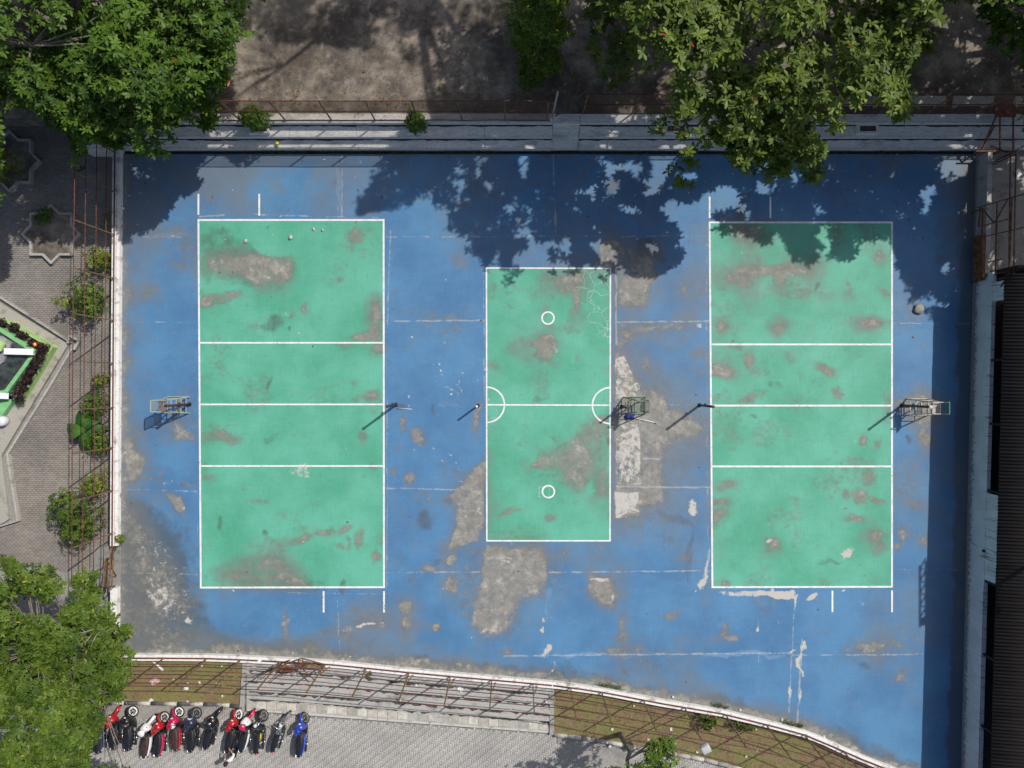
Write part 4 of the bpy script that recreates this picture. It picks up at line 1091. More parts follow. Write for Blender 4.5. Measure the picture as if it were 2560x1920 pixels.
def fpt(py, off, z):
    p = W(base_x(py), py, 0); s_ = (p - fa).dot(dvec)
    q = fa + dvec * s_ + nvec * off
    return Vector((q.x, q.y, z))
for (y0, y1, m_, nm) in ((1235, 1452, 'facade', 'upper_panel'), (704, 752, 'facade', 'upper_panel')):
    a, c_ = fpt(y0 * .0 + 960 + (y0 - 960) * .955, .02, 0), fpt(960 + (y1 - 960) * .955, .02, 0)
    sweep([a, c_], .1, 2.5, 1.30, 1 if Vector((-dvec.y, dvec.x, 0)).x > 0 else -1).build(nm, M[m_], bd)
for py in (730, 900, 1060, 1228, 1456, 1640, 1820, 1980):
    p = fpt(960 + (py - 960) * .955, .08, 0); MB().bar((p.x, p.y, 1.3), (p.x, p.y, 2.5), .1).build('post', M['black_metal'], bd)
# inside of the shed
a, c_ = fpt(690, .2, 0), fpt(2010, .2, 0)
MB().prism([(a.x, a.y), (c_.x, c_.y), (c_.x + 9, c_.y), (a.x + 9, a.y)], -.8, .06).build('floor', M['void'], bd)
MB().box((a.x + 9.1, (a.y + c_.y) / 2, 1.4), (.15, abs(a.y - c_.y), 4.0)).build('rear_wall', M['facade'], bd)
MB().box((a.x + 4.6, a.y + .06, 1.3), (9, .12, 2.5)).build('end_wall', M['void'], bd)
# roof sheets: corrugations run down the slope to the eave
eo = -.30                                            # eave overhang past the wall foot
pitch = .158; slope_ = math.tan(math.radians(7))
s0 = (W(base_x(708), 704, 0) - fa).dot(dvec); s1_ = (fb - fa).dot(dvec)
sheet_w = pitch * 6; ns = int((s1_ - s0) / sheet_w)
def roof_sheet(k_, length, off0, dz, parent):
    n = 6 * 6
    us = np.linspace(0, sheet_w + .04, n + 1); V = []; F = []
    for j, L in enumerate((0, length)):
        for u_ in us:
            w_ = s0 + k_ * sheet_w + u_
            q = fa + dvec * w_ + nvec * (eo + off0 + L)
            V.append((q.x, q.y, EAVE_Z + dz + (off0 + L) * slope_ + .024 * math.cos(2 * math.pi * w_ / pitch)))
    for j in range(n): F.append((j, j + 1, n + 2 + j, n + 1 + j))
    mb = MB(); mb.add(V, F, smooth=True)
    o = mb.build('roof_sheet', M['roof'], parent)
    so_ = o.modifiers.new('thickness', 'SOLIDIFY'); so_.thickness = .008; so_.offset = 0
    return o
for k_ in range(ns + 1):
    roof_sheet(k_, 4.6, 0, random.uniform(-.004, .004) + (.012 if k_ % 2 else 0), bd)
    roof_sheet(k_, 5.2, 4.3, .04 + random.uniform(-.004, .004) + (.012 if k_ % 2 else 0), bd)
MB().bar(fpt(712, eo + .22, EAVE_Z - .06), fpt(2000, eo + .22, EAVE_Z - .06), .06).build('purlin', M['black_metal'], bd)
MB().tube([fpt(1352, -.02, .3), fpt(1362, .04, 1.3), fpt(1470, .0, 1.30), fpt(1900, .0, 1.31)], .012, 5).build('cable', M['black_metal'], bd)
MB().lathe([(.0, -.04), (.07, -.04), (.07, .04), (0, .04)], tuple(fpt(1362, -.03, 1.28)), 'X', 10).build('junction_box', M['black_metal'], bd)
MB().bar(fpt(735, eo - .1, 2.5), fpt(700, .2, 2.2), .05).build('brace', M['black_metal'], bd)

# floodlight tower whose lattice head throws its shadow over the eave (stands behind the shed)
ft = thing('floodlight_tower', 'tall lattice floodlight tower behind the dark roofed shed', 'light tower')
hx = 20.08 + KX * 9.5; hy = -10.25 + KY * 9.5
MB().tube([(hx + .3, hy, -1), (hx + .3, hy, 9.6)], [.14, .09], 8).build('mast', M['black_metal'], ft)
lt = MB()
lt.bar((hx, hy - 1.5, 9.3), (hx, hy + 1.5, 9.3), .07); lt.bar((hx, hy - 1.5, 9.75), (hx, hy + 1.5, 9.75), .07)
for k_ in range(5):
    y_ = hy - 1.35 + .6 * k_; lt.bar((hx, y_, 9.3), (hx, y_ + .3, 9.75), .05); lt.bar((hx, y_ + .3, 9.75), (hx, y_ + .6, 9.3), .05)
lt.build('lattice_arm', M['black_metal'], ft)
for y_ in (hy - 1.3,):
    b = MB(); b.box((hx + .1, y_, 9.55), (.25, .3, .3)); b.build('lamp_head', M['black_metal'], ft)

# ------------------------------------------------------------------ green planter monument at the left edge
M['green_wall'] = mat('light_green_wall_paint', (0.20, 0.46, 0.20), .7, var=.15, scale=3)
M['lime_wall'] = mat('lime_green_wall_paint', (0.36, 0.56, 0.20), .7, var=.15, scale=3)
M['dark_slate'] = mat('dark_slate_slope', (0.045, 0.055, 0.052), .35, var=.7, scale=2.5)
M['white_beam'] = mat('white_painted_beam', (0.66, 0.66, 0.72), .6, var=.06)
M['apron'] = concrete('pale_apron_concrete', (0.37, 0.345, 0.30), (0.11, 0.10, 0.09), .6, 1.8)
M['grey_stone'] = concrete('grey_stone_ledge', (0.24, 0.24, 0.25), (0.5, 0.5, 0.5), .5, 3)
mo = thing('planter_monument', 'star-shaped monument base with light green planter walls and dark slopes', 'monument')
ap = MB(); ap.prism([tuple(W(x, y, -.86)[:2]) for x, y in APRON + [(-160, 1330), (-160, 722)]], -1.36, -.86); ap.build('apron', M['apron'], mo)
def strip(pts_a, pts_b, z, m_, nm, thick=.4):
    """band between two photo polylines at height z"""
    a = [W(x, y, z) for x, y in pts_a]; b_ = [W(x, y, z) for x, y in pts_b]
    vs, fs = [], []
    n = len(a)
    for zz_ in (0, -thick):
        for p in a: vs.append((p.x, p.y, z + zz_))
        for p in b_: vs.append((p.x, p.y, z + zz_))
    for i_ in range(n - 1):
        fs += [(i_, i_ + 1, n + i_ + 1, n + i_), (2 * n + i_, 3 * n + i_, 3 * n + i_ + 1, 2 * n + i_ + 1), (i_, 2 * n + i_, 2 * n + i_ + 1, i_ + 1), (n + i_, n + i_ + 1, 3 * n + i_ + 1, 3 * n + i_)]
    fs += [(0, n, 3 * n, 2 * n), (n - 1, 3 * n - 1, 4 * n - 1, 2 * n - 1)]
    me = MB().add(vs, fs).build(nm, m_, mo)
    return me
strip([(-60, 702), (0, 741), (172, 850)], [(-60, 707), (0, 746), (174, 857)], -.78, M['step'], 'drain_kerb', .55)
strip([(181, 872), (131, 958), (20, 1136), (46, 1303), (-40, 1330)], [(176, 872), (125, 958), (14, 1136), (41, 1302), (-40, 1324)], -.80, M['step'], 'drain_kerb', .5)
sb = MB()
for a, b_ in (((174, 839), (199, 852)), ((199, 852), (186, 874)), ((170, 858), (176, 846))):
    sb.bar(W(*a, -.8), W(*b_, -.8), .1, .16)
sb.build('sump_kerb', M['step'], mo)
strip([(-40, 790), (18, 802), (132, 868), (48, 1007), (31, 997)], [(-40, 798), (18, 808), (123, 869), (47, 998), (36, 992)], -.42, M['lime_wall'], 'outer_planter_wall', .5)
soilp = MB(); soilp.prism([tuple(W(x, y, -.52)[:2]) for x, y in [(-40, 800), (18, 810), (121, 870), (46, 995), (16, 985), (92, 878), (-40, 816)]], -.9, -.52); soilp.build('planter_soil', M['soil'], mo)
strip([(-60, 788), (0, 818), (94, 877), (18, 982), (-60, 990)], [(-60, 800), (0, 830), (80, 881), (12, 974), (-60, 980)], -.15, M['green_wall'], 'inner_planter_wall', .75)
strip([(-40, 1000), (34, 998), (0, 1046), (-40, 1050)], [(-40, 985), (14, 985), (-20, 1000), (-40, 1000)], -.5, M['green_wall'], 'low_green_wall', .5)
def facet(pts, m_, nm):
    vs = [tuple(W(x, y, z)) for x, y, z in pts]; n = len(vs)
    vs += [(x, y, z - .12) for x, y, z in vs]
    fs = [tuple(range(n)), tuple(reversed(range(n, 2 * n)))] + [(i_, n + i_, n + (i_ + 1) % n, (i_ + 1) % n) for i_ in range(n)]
    MB().add(vs, fs).build(nm, m_, mo)
facet([(-60, 1000, -.2), (12, 976, -.2), (78, 886, -.2), (20, 880, .35), (-60, 960, .5)], M['dark_slate'], 'slope_panel')
facet([(-60, 806, -.2), (0, 832, -.2), (76, 876, -.2), (24, 868, .35), (-60, 850, .5)], M['dark_slate'], 'slope_panel')
facet([(-60, 836, .5), (4, 840, .42), (28, 856, .42), (8, 905, .42), (-60, 960, .5)], M['grey_stone'], 'stone_ledge')
facet([(-60, 840, .66), (0, 850, .66), (12, 860, .66), (2, 878, .66), (-60, 890, .66)], M['lime_wall'], 'top_block')
for a, b_ in (((10, 878, .55), (84, 880, -.02)), ((-50, 988, .3), (22, 990, -.3))):
    MB().bar(W(*a), W(*b_), .30, .14).build('white_beam', M['white_beam'], mo)
wp = MB(); p = W(2, 1053, -.55); wp.lathe([(0, .1), (.2, .1), (.26, 0), (.26, -.35), (0, -.35)], tuple(p), 'Z', 14)
pw = thing('white_pot', 'round white pot on the concrete apron below the green walls', 'pot'); wp.build('pot_body', M['white_beam'], pw)

# star-shaped flower beds with kerbs
def star(cx, cy, r, label, rot=0):
    root = thing('star_bed', label, 'flower bed')
    z = -.78
    outer_ = [(cx + (r if k_ % 2 == 0 else r * .765) * math.cos(math.pi * k_ / 8 + rot), cy + (r if k_ % 2 == 0 else r * .765) * math.sin(math.pi * k_ / 8 + rot)) for k_ in range(16)]
    for k_ in range(16):
        a, b_ = W(*outer_[k_], z), W(*outer_[(k_ + 1) % 16], z)
        d = (b_ - a).normalized()
        MB().bar(a - d * .03 + Vector((0, 0, -.13 + .001 * (k_ % 2))), b_ + d * .03 + Vector((0, 0, -.13 + .001 * (k_ % 2))), .11, .28).build('kerb_edge', M['step'], root)
    MB().prism([tuple(W(cx + (x - cx) * .97, cy + (y - cy) * .97, -.88)[:2]) for x, y in outer_], -1.3, -.88).build('bed_soil', M['soil'], root)
star(22, 402, 75, 'star-shaped kerbed bed holding the taller yellowish shrub')
star(127, 585, 72, 'star-shaped kerbed bed holding the low clover-like plant')
# ------------------------------------------------------------------ umpire chairs, posts, net
def chair(label, x, y, face, cols):
    """ladder-sided umpire chair; face = +1 looks to +x"""
    root = thing('umpire_chair', label, 'umpire chair', (x, y, 0), (0, 0, 0 if face > 0 else math.pi), 'umpire chairs in line with the nets')
    fr, seatm, backm = cols
    w = .40; ws = .27                       # half widths at the ground and at the seat
    for s in (-1, 1):
        MB().bar((.54, s * w, 0), (.16, s * ws, 1.5), .045).build('front_leg', fr, root)
        MB().bar((-.54, s * w, 0), (-.20, s * ws, 1.5), .045).build('rear_leg', fr, root)
        MB().bar((.54, s * w, .05), (-.54, s * w, .05), .035).build('base_rail', fr, root)
        MB().bar((.36, s * (w - .06), .75), (-.37, s * (w - .06), .75), .03).build('side_rail', fr, root)
        MB().bar((-.20, s * ws, 1.5), (-.34, s * ws, 2.02), .04).build('back_post', fr, root)
        MB().bar((.18, s * ws, 1.5), (-.24, s * ws, 1.5), .04).build('seat_rail', fr, root)
        MB().bar((.2, s * ws, 1.72), (-.27, s * ws, 1.75), .03).build('armrest', fr, root)
        MB().bar((.2, s * ws, 1.72), (.17, s * ws, 1.5), .03).build('arm_post', fr, root)
    for k in range(4):
        z = .25 + .33 * k; t_ = z / 1.5
        MB().bar((.54 - .38 * t_, -(w - (w - ws) * t_), z), (.54 - .38 * t_, w - (w - ws) * t_, z), .035).build('rung', fr, root)
    for z in (.05, .75):
        t_ = z / 1.5
        MB().bar((-.54 + .34 * t_, -(w - (w - ws) * t_), z), (-.54 + .34 * t_, w - (w - ws) * t_, z), .03).build('cross_rail', fr, root)
    for k in range(9):
        yy = -ws + .03 + (2 * ws - .06) * k / 8
        MB().box((-.03, yy, 1.535), (.40, .042, .02)).build('seat_slat', seatm, root)
        MB().bar((-.225, yy, 1.57), (-.335, yy, 2.0), .044, .016).build('back_slat', backm, root)
        if k % 1 == 0:
            MB().box((.36, yy * 1.05, .86), (.24, .03, .018)).build('footrest_slat', seatm, root)
    MB().bar((.46, -ws * 1.1, .84), (.46, ws * 1.1, .84), .03).build('footrest_bar', fr, root)
    MB().bar((-.34, -ws, 2.03), (-.34, ws, 2.03), .045).build('top_rail', backm, root)
    return root
M['mint'] = mat('mint_green_paint', (0.36, 0.50, 0.40), .6, var=.3, scale=12, c2=(0.42, 0.40, 0.33))
M['brown_slat'] = mat('brown_rusty_slat', (0.21, 0.115, 0.085), .7, var=.35, scale=9)
M['old_green'] = mat('dull_green_paint', (0.14, 0.19, 0.13), .6, var=.4, scale=11)
M['dark_green'] = mat('deep_green_paint', (0.04, 0.16, 0.10), .6, var=.3, scale=9)
M['pale_slat'] = mat('pale_worn_slat', (0.50, 0.44, 0.38), .7, var=.3, scale=9)
chair('mint green umpire chair with brown slats standing by the straight white wall', -16.28, -1.02, 1, (M['mint'], M['brown_slat'], M['mint']))
chair('dull dark green umpire chair with a blue bundle of net at its foot', 5.98, -1.04, -1, (M['old_green'], M['old_green'], M['old_green']))
chair('umpire chair with pale seat and deep green back in the shed shadow', 19.78, -1.12, -1, (M['pale_slat'], M['pale_slat'], M['dark_green']))

M['post_brown'] = rust('brown_painted_post', (0.045, 0.022, 0.024), (0.09, 0.04, 0.035))
M['post_grey'] = mat('dark_grey_post', (0.045, 0.045, 0.045), .5, .3, var=.3)
M['white_plastic'] = mat('white_plastic', (0.75, 0.75, 0.74), .45, var=.05)
def vpost(label, px, py, h, m, r=.055, cap=None, ringm=None, hook=True):
    p = W(px, py)
    root = thing('net_post', label, 'net post', (p.x, p.y, 0), group='net posts across the middle of the courts')
    MB().tube([(0, 0, 0), (0, 0, h)], r, 14).build('post_tube', m, root)
    MB().lathe([(0, .012), (r + .05, .012), (r + .05, 0)], n=14).build('base_plate', m, root)
    if cap: MB().lathe([(0, h + .03), (r * 1.15, h + .02), (r * 1.25, h - .05), (r, h - .06)], n=14).build('cap', cap, root)
    if ringm: MB().lathe([(r * .55, h + .004), (r * 1.25, h + .004), (r * 1.25, h - .03)], n=16).build('rim', ringm, root)
    if hook:
        MB().tube([(r, 0, h * .62), (r + .06, 0, h * .60), (r + .06, .03, h * .57)], .012, 6).build('hook', m, root)
        MB().lathe([(0, -.03), (.05, -.03), (.05, .03), (0, .03)], (0, r + .03, h * .42), 'Y', 10).build('winch', m, root)
vpost('brown net post rising beside the mint green umpire chair', 474, 1011, 2.42, M['post_brown'], .06, cap=M['post_brown'])
vpost('dark net post with rusty tip between the first court and the bare blue strip', 990, 1012, 2.45, M['post_grey'], .06, cap=M['rust'])
vpost('short net post with a white cap left of the small court', 1195, 1014, 1.45, M['post_grey'], .05, cap=M['white_plastic'], hook=False)
vpost('short dark net post standing inside the ladder of the dull green chair', 1555, 1017, 1.65, M['post_grey'], .05, hook=False)
vpost('dark net post standing alone on the bare grey patch', 1749, 1013, 2.42, M['post_grey'], .058, cap=M['rust'])
vpost('dark net post with an open white ring top in front of the pale chair', 2254, 1013.5, 2.45, M['post_grey'], .058, ringm=M['white_plastic'])
# blue bundle and white pole on the floor by the middle chair
M['blue_net'] = mat('dark_blue_net_cloth', (0.012, 0.03, 0.17), .7, var=.6, scale=22)
M['light_blue'] = mat('light_blue_tape', (0.12, 0.42, 0.68), .6)
nb = thing('net_bundle', 'crumpled dark blue net bundle beside the dull green umpire chair', 'net')
for k in range(7):
    mb = MB(); n = 7; c = W(1567 + 2.2 * k + random.uniform(-2, 2), 1040 + random.uniform(-2, 4), .08)
    mb.loft([(-.16, 0, 0, .02, .02), (-.1, .01, .0, .07, .06), (.0, -.01, .03, .10, .08), (.1, .02, .0, .07, .06), (.17, 0, -.02, .02, .02)], 9, 2, M=Matrix.Translation(c) @ Matrix.Rotation(random.uniform(0, 3), 4, 'Z') @ Matrix.Rotation(random.uniform(-.3, .3), 4, 'X'))
    mb.build('net_fold', M['blue_net'], nb)
MB().box(tuple(W(1581, 1043, .06)), (.14, .12, .10)).build('tape_wrap', M['light_blue'], nb)
wpz = thing('white_pole', 'thin white pole lying on the bare grey floor with a blue tip', 'pole')
MB().tube([W(1584, 1045, .05), W(1612, 1050.5, .04), W(1637, 1056.5, .04)], .021, 8).build('pole_tube', M['white_plastic'], wpz)
MB().tube([W(1637, 1056.5, .04), W(1642, 1058, .04)], .03, 8).build('end_cap', M['light_blue'], wpz)
dr = thing('steel_rod', 'thin pale rod lying at the foot of the rusty tipped post', 'rod'); MB().tube([W(993, 1020, .02), W(1030, 1023, .02)], .012, 6).build('rod_bar', M['white_plastic'], dr)

# ------------------------------------------------------------------ motorcycles
def gloss(name, c, rough=.3): 
    t = NT(name); f = t.noise(30, 3)
    t.out(t.mix(t.ramp(f, .3, .7), mul(c, .85), mul(c, 1.1)), rough, 0, .5)
    t.b.inputs['Coat Weight'].default_value = .5
    return t.m
M['p_red'] = gloss('red_bodywork', (0.43, 0.012, 0.018)); M['p_black'] = gloss('black_bodywork', (0.014, 0.014, 0.017)); M['p_white'] = gloss('white_bodywork', (0.72, 0.72, 0.72))
M['p_blue'] = gloss('blue_bodywork', (0.015, 0.06, 0.45)); M['p_navy'] = gloss('navy_bodywork', (0.02, 0.035, 0.075)); M['p_yellow'] = gloss('yellow_bodywork', (0.65, 0.5, 0.02)); M['p_pink'] = gloss('crimson_bodywork', (0.5, 0.01, 0.08))
M['p_silver'] = gloss('silver_metal', (0.5, 0.5, 0.5), .3); M['p_grey'] = gloss('grey_bodywork', (0.16, 0.165, 0.17), .35)
M['tyre'] = mat('tyre_rubber', (0.016, 0.016, 0.017), .85, var=.3)
M['seat_black'] = mat('black_vinyl', (0.013, 0.014, 0.02), .5, var=.3); M['seat_brown'] = mat('maroon_vinyl', (0.06, 0.03, 0.03), .55, var=.3)
M['plastic_black'] = mat('matte_black_plastic', (0.022, 0.022, 0.024), .65, var=.3)
M['chrome'] = mat('bright_steel', (0.55, 0.55, 0.56), .25, .9, var=.1)
M['lens'] = gloss('headlight_glass', (0.6, 0.62, 0.65), .1); M['tail_red'] = gloss('red_lamp_glass', (0.4, 0.01, 0.01), .15)
M['exhaust'] = mat('exhaust_steel', (0.12, 0.12, 0.125), .35, .8, var=.2)

def wheel(root, c, rim_m, Mx=None, spokes=5, R=.275, wd=.085):
    """wheel lying in the plane of travel at c; Mx steers it"""
    Mx = Mx or Matrix.Identity(4)
    T = Mx @ Matrix.Translation(c)
    prof = [(R - .075, -wd * .42), (R - .03, -wd * .5), (R - .008, -wd * .33), (R, 0), (R - .008, wd * .33), (R - .03, wd * .5), (R - .075, wd * .42)]
    ty = MB().lathe(prof, axis='X', n=28, M=T).build('wheel_tyre', M['tyre'], root)
    rm = MB(); rm.lathe([(R - .072, -wd * .40), (R - .072, -wd * .46), (R - .125, -wd * .36), (R - .125, wd * .36), (R - .072, wd * .46), (R - .072, wd * .40)], axis='X', n=28, M=T)
    for k in range(spokes):
        a = 2 * math.pi * k / spokes
        for sx in (-.014, .014):
            rm.bar((sx, .04 * math.cos(a), .04 * math.sin(a)), (sx * 1.6, (R - .115) * math.cos(a), (R - .115) * math.sin(a)), .028, .018, M=T)
    rm.lathe([(0, -.05), (.055, -.05), (.055, .05), (0, .05)], axis='X', n=12, M=T)
    rm.build('wheel_rim', rim_m, ty)
    MB().lathe([(.05, .034), (.10, .034), (.10, .039), (.05, .039)], axis='X', n=18, M=T).build('brake_disc', M['exhaust'], ty)
    return ty

def bike(label, fpx, tpx, steer, body, side, seat, rim, kind='scooter', front=None, lean=-9, plate=False, helmet=None, tail=None):
    fp = W(*fpx, LOW + .28); tp = W(*tpx, LOW + .72)
    d = Vector((fp.x - tp.x, fp.y - tp.y, 0)); d.normalize()
    ang = math.atan2(-d.x, d.y)
    c = Vector((fp.x, fp.y, 0)) - d * .65
    root = thing('motorcycle', label, 'motorcycle', (c.x, c.y, LOW), (0, math.radians(lean), ang), 'motorcycles parked in a row below the kerb')
    root.scale = (1.08, 1.08, 1.08)
    B = M[body]; S = M[side]; ST = M[seat]; RM = M[rim]; FR = M[front or body]; PB = M['plastic_black']
    ax0, ax1 = Vector((0, .30, 1.0)), Vector((0, .60, .30))
    R = Matrix.Translation(ax0) @ Matrix.Rotation(math.radians(steer), 4, (ax0 - ax1).normalized()) @ Matrix.Translation(-ax0)
    spk = 5 if kind != 'trail' else 10
    wheel(root, (0, -.60, .275), RM, None, spk); wheel(root, (0, .62, .275), RM, R, spk)
    for s in (-1, 1):
        MB().tube([(s * .075, .62, .275), (s * .07, .47, .62), (s * .06, .38, .86)], .022, 8, M=R).build('fork', M['chrome'] if kind == 'trail' else PB, root)
    # front mudguard over the wheel
    mg = MB(); n = 9; vs, fs = [], []
    for k in range(n):
        a = math.radians(25 + 115 * k / (n - 1))
        for s, rr in ((-.07, .29), (-.045, .325), (.045, .325), (.07, .29)):
            vs.append((s, .62 + rr * math.cos(a), .275 + rr * math.sin(a)))
    for k in range(n - 1):
        for j in range(3): fs.append((4 * k + j, 4 * k + j + 1, 4 * k + 5 + j, 4 * k + 4 + j))
    mg.add(vs, fs, R, True); mg.build('front_mudguard', FR, root)
    # handlebar, grips, mirrors, lamp
    hb = MB(); hb.tube([(-.33, .18, 1.0), (-.18, .28, 1.03), (0, .31, 1.03), (.18, .28, 1.03), (.33, .18, 1.0)], .014, 8, M=R); hb.build('handlebar', M['chrome'], root)
    for s in (-1, 1):
        MB().tube([(s * .25, .225, 1.01), (s * .35, .17, 1.0)], .02, 8, M=R).build('grip', PB, root)
        MB().tube([(s * .24, .25, 1.02), (s * .28, .27, 1.16)], .007, 5, M=R).build('mirror_stem', PB, root)
        MB().loft([(-.012, 0, 0, .055, .035), (.012, 0, 0, .055, .035)], 10, 2.2, M=R @ Matrix.Translation((s * .29, .27, 1.18))).build('mirror', PB, root)
    if kind != 'trail':
        MB().loft([(-.13, 0, 0, .10, .04), (-.06, 0, .015, .16, .065), (.04, 0, .01, .15, .07), (.12, 0, -.02, .09, .055), (.16, 0, -.04, .04, .03)], 14, 2.6, M=R @ Matrix.Translation((0, .30, 1.03))).build('handlebar_cover', FR, root)
    if kind == 'trail':
        MB().lathe([(0, .07), (.07, .06), (.085, 0), (.05, -.08), (0, -.09)], (0, .43, .93), 'Y', 14, M=R).build('headlight', M['lens'], root)
        MB().loft([(-.3, 0, .60, .05, .05), (-.05, 0, .72, .115, .09), (.13, 0, .78, .13, .11), (.26, 0, .78, .08, .08), (.32, 0, .76, .03, .03)], 14, 2.3).build('fuel_tank', B, root)
        MB().loft([(-.9, 0, .78, .05, .02), (-.72, 0, .76, .12, .04), (-.35, 0, .735, .15, .045), (-.12, 0, .73, .115, .05), (-.02, 0, .76, .05, .03)], 12, 2.8).build('seat', ST, root)
        eg = MB(); eg.box((0, .02, .40), (.24, .34, .26)); eg.lathe([(0, -.17), (.11, -.17), (.11, .17), (0, .17)], (0, -.05, .36), 'X', 14); eg.tube([(0, .06, .48), (0, .16, .62)], .09, 10); eg.build('engine', M['exhaust'], root)
        fm = MB()
        for s in (-1, 1):
            fm.tube([(s * .05, .32, .85), (s * .09, .28, .35), (s * .10, -.2, .30), (s * .09, -.5, .62), (s * .07, -.8, .72)], .017, 6)
            fm.tube([(s * .06, .30, .82), (s * .08, -.1, .68), (s * .08, -.5, .62)], .017, 6)
            fm.tube([(s * .08, -.22, .33), (s * .08, -.60, .275)], .02, 6)
        fm.build('frame_tube', M['p_silver'] if side == 'p_silver' else PB, root)
        for s in (-1, 1):
            MB().loft([(-.42, s * .11, .58, .012, .06), (-.25, s * .12, .58, .02, .09), (-.05, s * .11, .60, .012, .05)], 10, 2.4).build('side_panel', S, root)
    else:
        # front apron / leg shield
        ap_ = MB(); secs = [(.30, 0, .62, .19, .25), (.36, 0, .66, .235, .28), (.44, 0, .70, .21, .24), (.53, 0, .72, .14, .16), (.62, 0, .72, .06, .07)]
        ap_.loft(secs, 16, 2.6); ap_.build('front_apron', B, root)
        MB().loft([(.275, 0, .62, .14, .22), (.305, 0, .62, .18, .25)], 12, 3).build('inner_apron', PB, root)
        MB().loft([(.0, 0, 0, .075, .035), (.05, 0, .0, .065, .03), (.08, 0, -.01, .03, .015)], 12, 2.4, M=Matrix.Translation((0, .52, .82))).build('headlight', M['lens'], root)
        for s in (-1, 1):
            MB().loft([(0, 0, 0, .03, .02), (.06, 0, 0, .01, .01)], 8, 2, M=Matrix.Translation((s * .14, .47, .84))).build('turn_signal', M['tail_red'], root)
        # floor board and spine
        if kind == 'scooter': MB().loft([(-.08, 0, .30, .16, .05), (.15, 0, .28, .19, .035), (.34, 0, .33, .17, .05)], 12, 3.5).build('floorboard', PB, root)
        else:
            MB().loft([(-.1, 0, .58, .09, .10), (.12, 0, .50, .085, .09), (.34, 0, .62, .10, .12)], 12, 2.4).build('spine_cover', S, root)
            eg = MB(); eg.box((0, .0, .32), (.26, .34, .2)); eg.lathe([(0, -.16), (.1, -.16), (.1, .16), (0, .16)], (0, .02, .3), 'X', 12); eg.build('engine', M['exhaust'], root)
        # tail body with a panel on each flank
        MB().loft([(-1.0, 0, .70, .045, .03), (-.86, 0, .64, .12, .09), (-.55, 0, .57, .155, .13), (-.2, 0, .52, .155, .15), (.0, 0, .48, .13, .14), (.06, 0, .46, .07, .10)], 14, 2.6).build('tail_body', PB, root)
        for s in (-1, 1):
            MB().loft([(-.97, s * .07, .69, .016, .03), (-.80, s * .145, .65, .03, .07), (-.5, s * .185, .60, .038, .095), (-.2, s * .185, .56, .034, .09), (-.02, s * .13, .52, .016, .06)], 12, 2.4).build('side_panel', S, root)
        MB().loft([(-.93, 0, .765, .07, .02), (-.80, 0, .775, .14, .042), (-.5, 0, .755, .17, .048), (-.28, 0, .725, .165, .05), (-.06, 0, .705, .125, .05), (.08, 0, .69, .06, .03)], 14, 2.8).build('seat', ST, root)
        MB().tube([(-.10, -.74, .76), (-.11, -.93, .79), (0, -1.0, .795), (.11, -.93, .79), (.10, -.74, .76)], .015, 8).build('grab_rail', M['chrome'] if tail is None else M[tail], root)
    MB().loft([(-.04, 0, 0, .06, .03), (.03, 0, 0, .08, .04)], 10, 2.6, M=Matrix.Translation((0, -.97, .67))).build('tail_light', M['tail_red'], root)
    mg = MB(); mg.loft([(-1.0, 0, .50, .06, .01), (-.9, 0, .58, .075, .02), (-.7, 0, .60, .07, .02)], 8, 3); mg.build('rear_mudguard', PB, root)
    MB().tube([(.13, .05, .24), (.16, -.2, .24), (.17, -.4, .30), (.175, -.85, .40)], [.022, .025, .05, .055], 10).build('exhaust', M['exhaust'], root)
    MB().loft([(-.62, .175, .375, .03, .04), (-.45, .175, .34, .035, .045)], 8, 3, M=Matrix.Translation((.05, 0, .02))).build('heat_guard', M['chrome'], root)
    for s in (-1, 1):
        MB().tube([(s * .09, -.60, .275), (s * .11, -.52, .56)], .03, 8).build('shock_absorber', M['p_red'] if body == 'p_red' else M['p_silver'], root)
    MB().tube([(-.08, -.02, .25), (-.24, -.08, .035)], .013, 6).build('side_stand', M['exhaust'], root)
    MB().box((0, -1.0, .54), (.17, .012, .10)).build('number_plate', M['plastic_black'] if not plate else M['white_plastic'], root)
    if plate: MB().box((0, .60, .80), (.22, .012, .09), M=Matrix.Rotation(0, 4, 'X')).build('front_plate', M['white_plastic'], root)
    if helmet:
        ht = W(*helmet, LOW + 1.12)
        h = thing('helmet', 'white open helmet hung on the mirror of the crimson motorcycle', 'helmet', (ht.x, ht.y, LOW + .98))
        hm = MB(); hm.lathe([(0, .17), (.07, .16), (.12, .11), (.138, .03), (.135, -.06), (.12, -.09), (.11, -.08)], n=22); hm.build('helmet_shell', M['p_white'], h)
        MB().lathe([(.142, .03), (.148, .03), (.146, -.05), (.140, -.05)], n=14, a0=.3, a1=2.4).build('visor', M['p_black'], h)
    return root

bike('black motorcycle mostly hidden under the corner tree, outermost of the row', (236, 1786), (226, 1871), -30, 'p_black', 'p_black', 'seat_black', 'p_grey', 'under')
bike('navy black motorcycle half covered by the corner tree leaves', (259, 1786), (250, 1876), -25, 'p_navy', 'p_navy', 'seat_black', 'p_grey', 'under')
bike('red motorcycle with a black seat next to the leaves of the corner tree', (296, 1776), (289, 1861), -38, 'p_red', 'p_black', 'seat_black', 'p_grey', 'under', lean=-6)
bike('all-black motorcycle with a white front rim turned sideways', (335, 1779), (326, 1872), 38, 'p_black', 'p_black', 'seat_black', 'p_white', 'scooter')
bike('white scooter with a maroon seat and its wheel turned in', (383, 1798), (368, 1890), -40, 'p_white', 'p_white', 'seat_brown', 'p_grey', 'scooter', tail='p_white')
bike('black scooter with red apron and one red flank stripe', (414, 1794), (400, 1888), 36, 'p_red', 'p_pink', 'seat_black', 'p_silver', 'scooter', front='p_red')
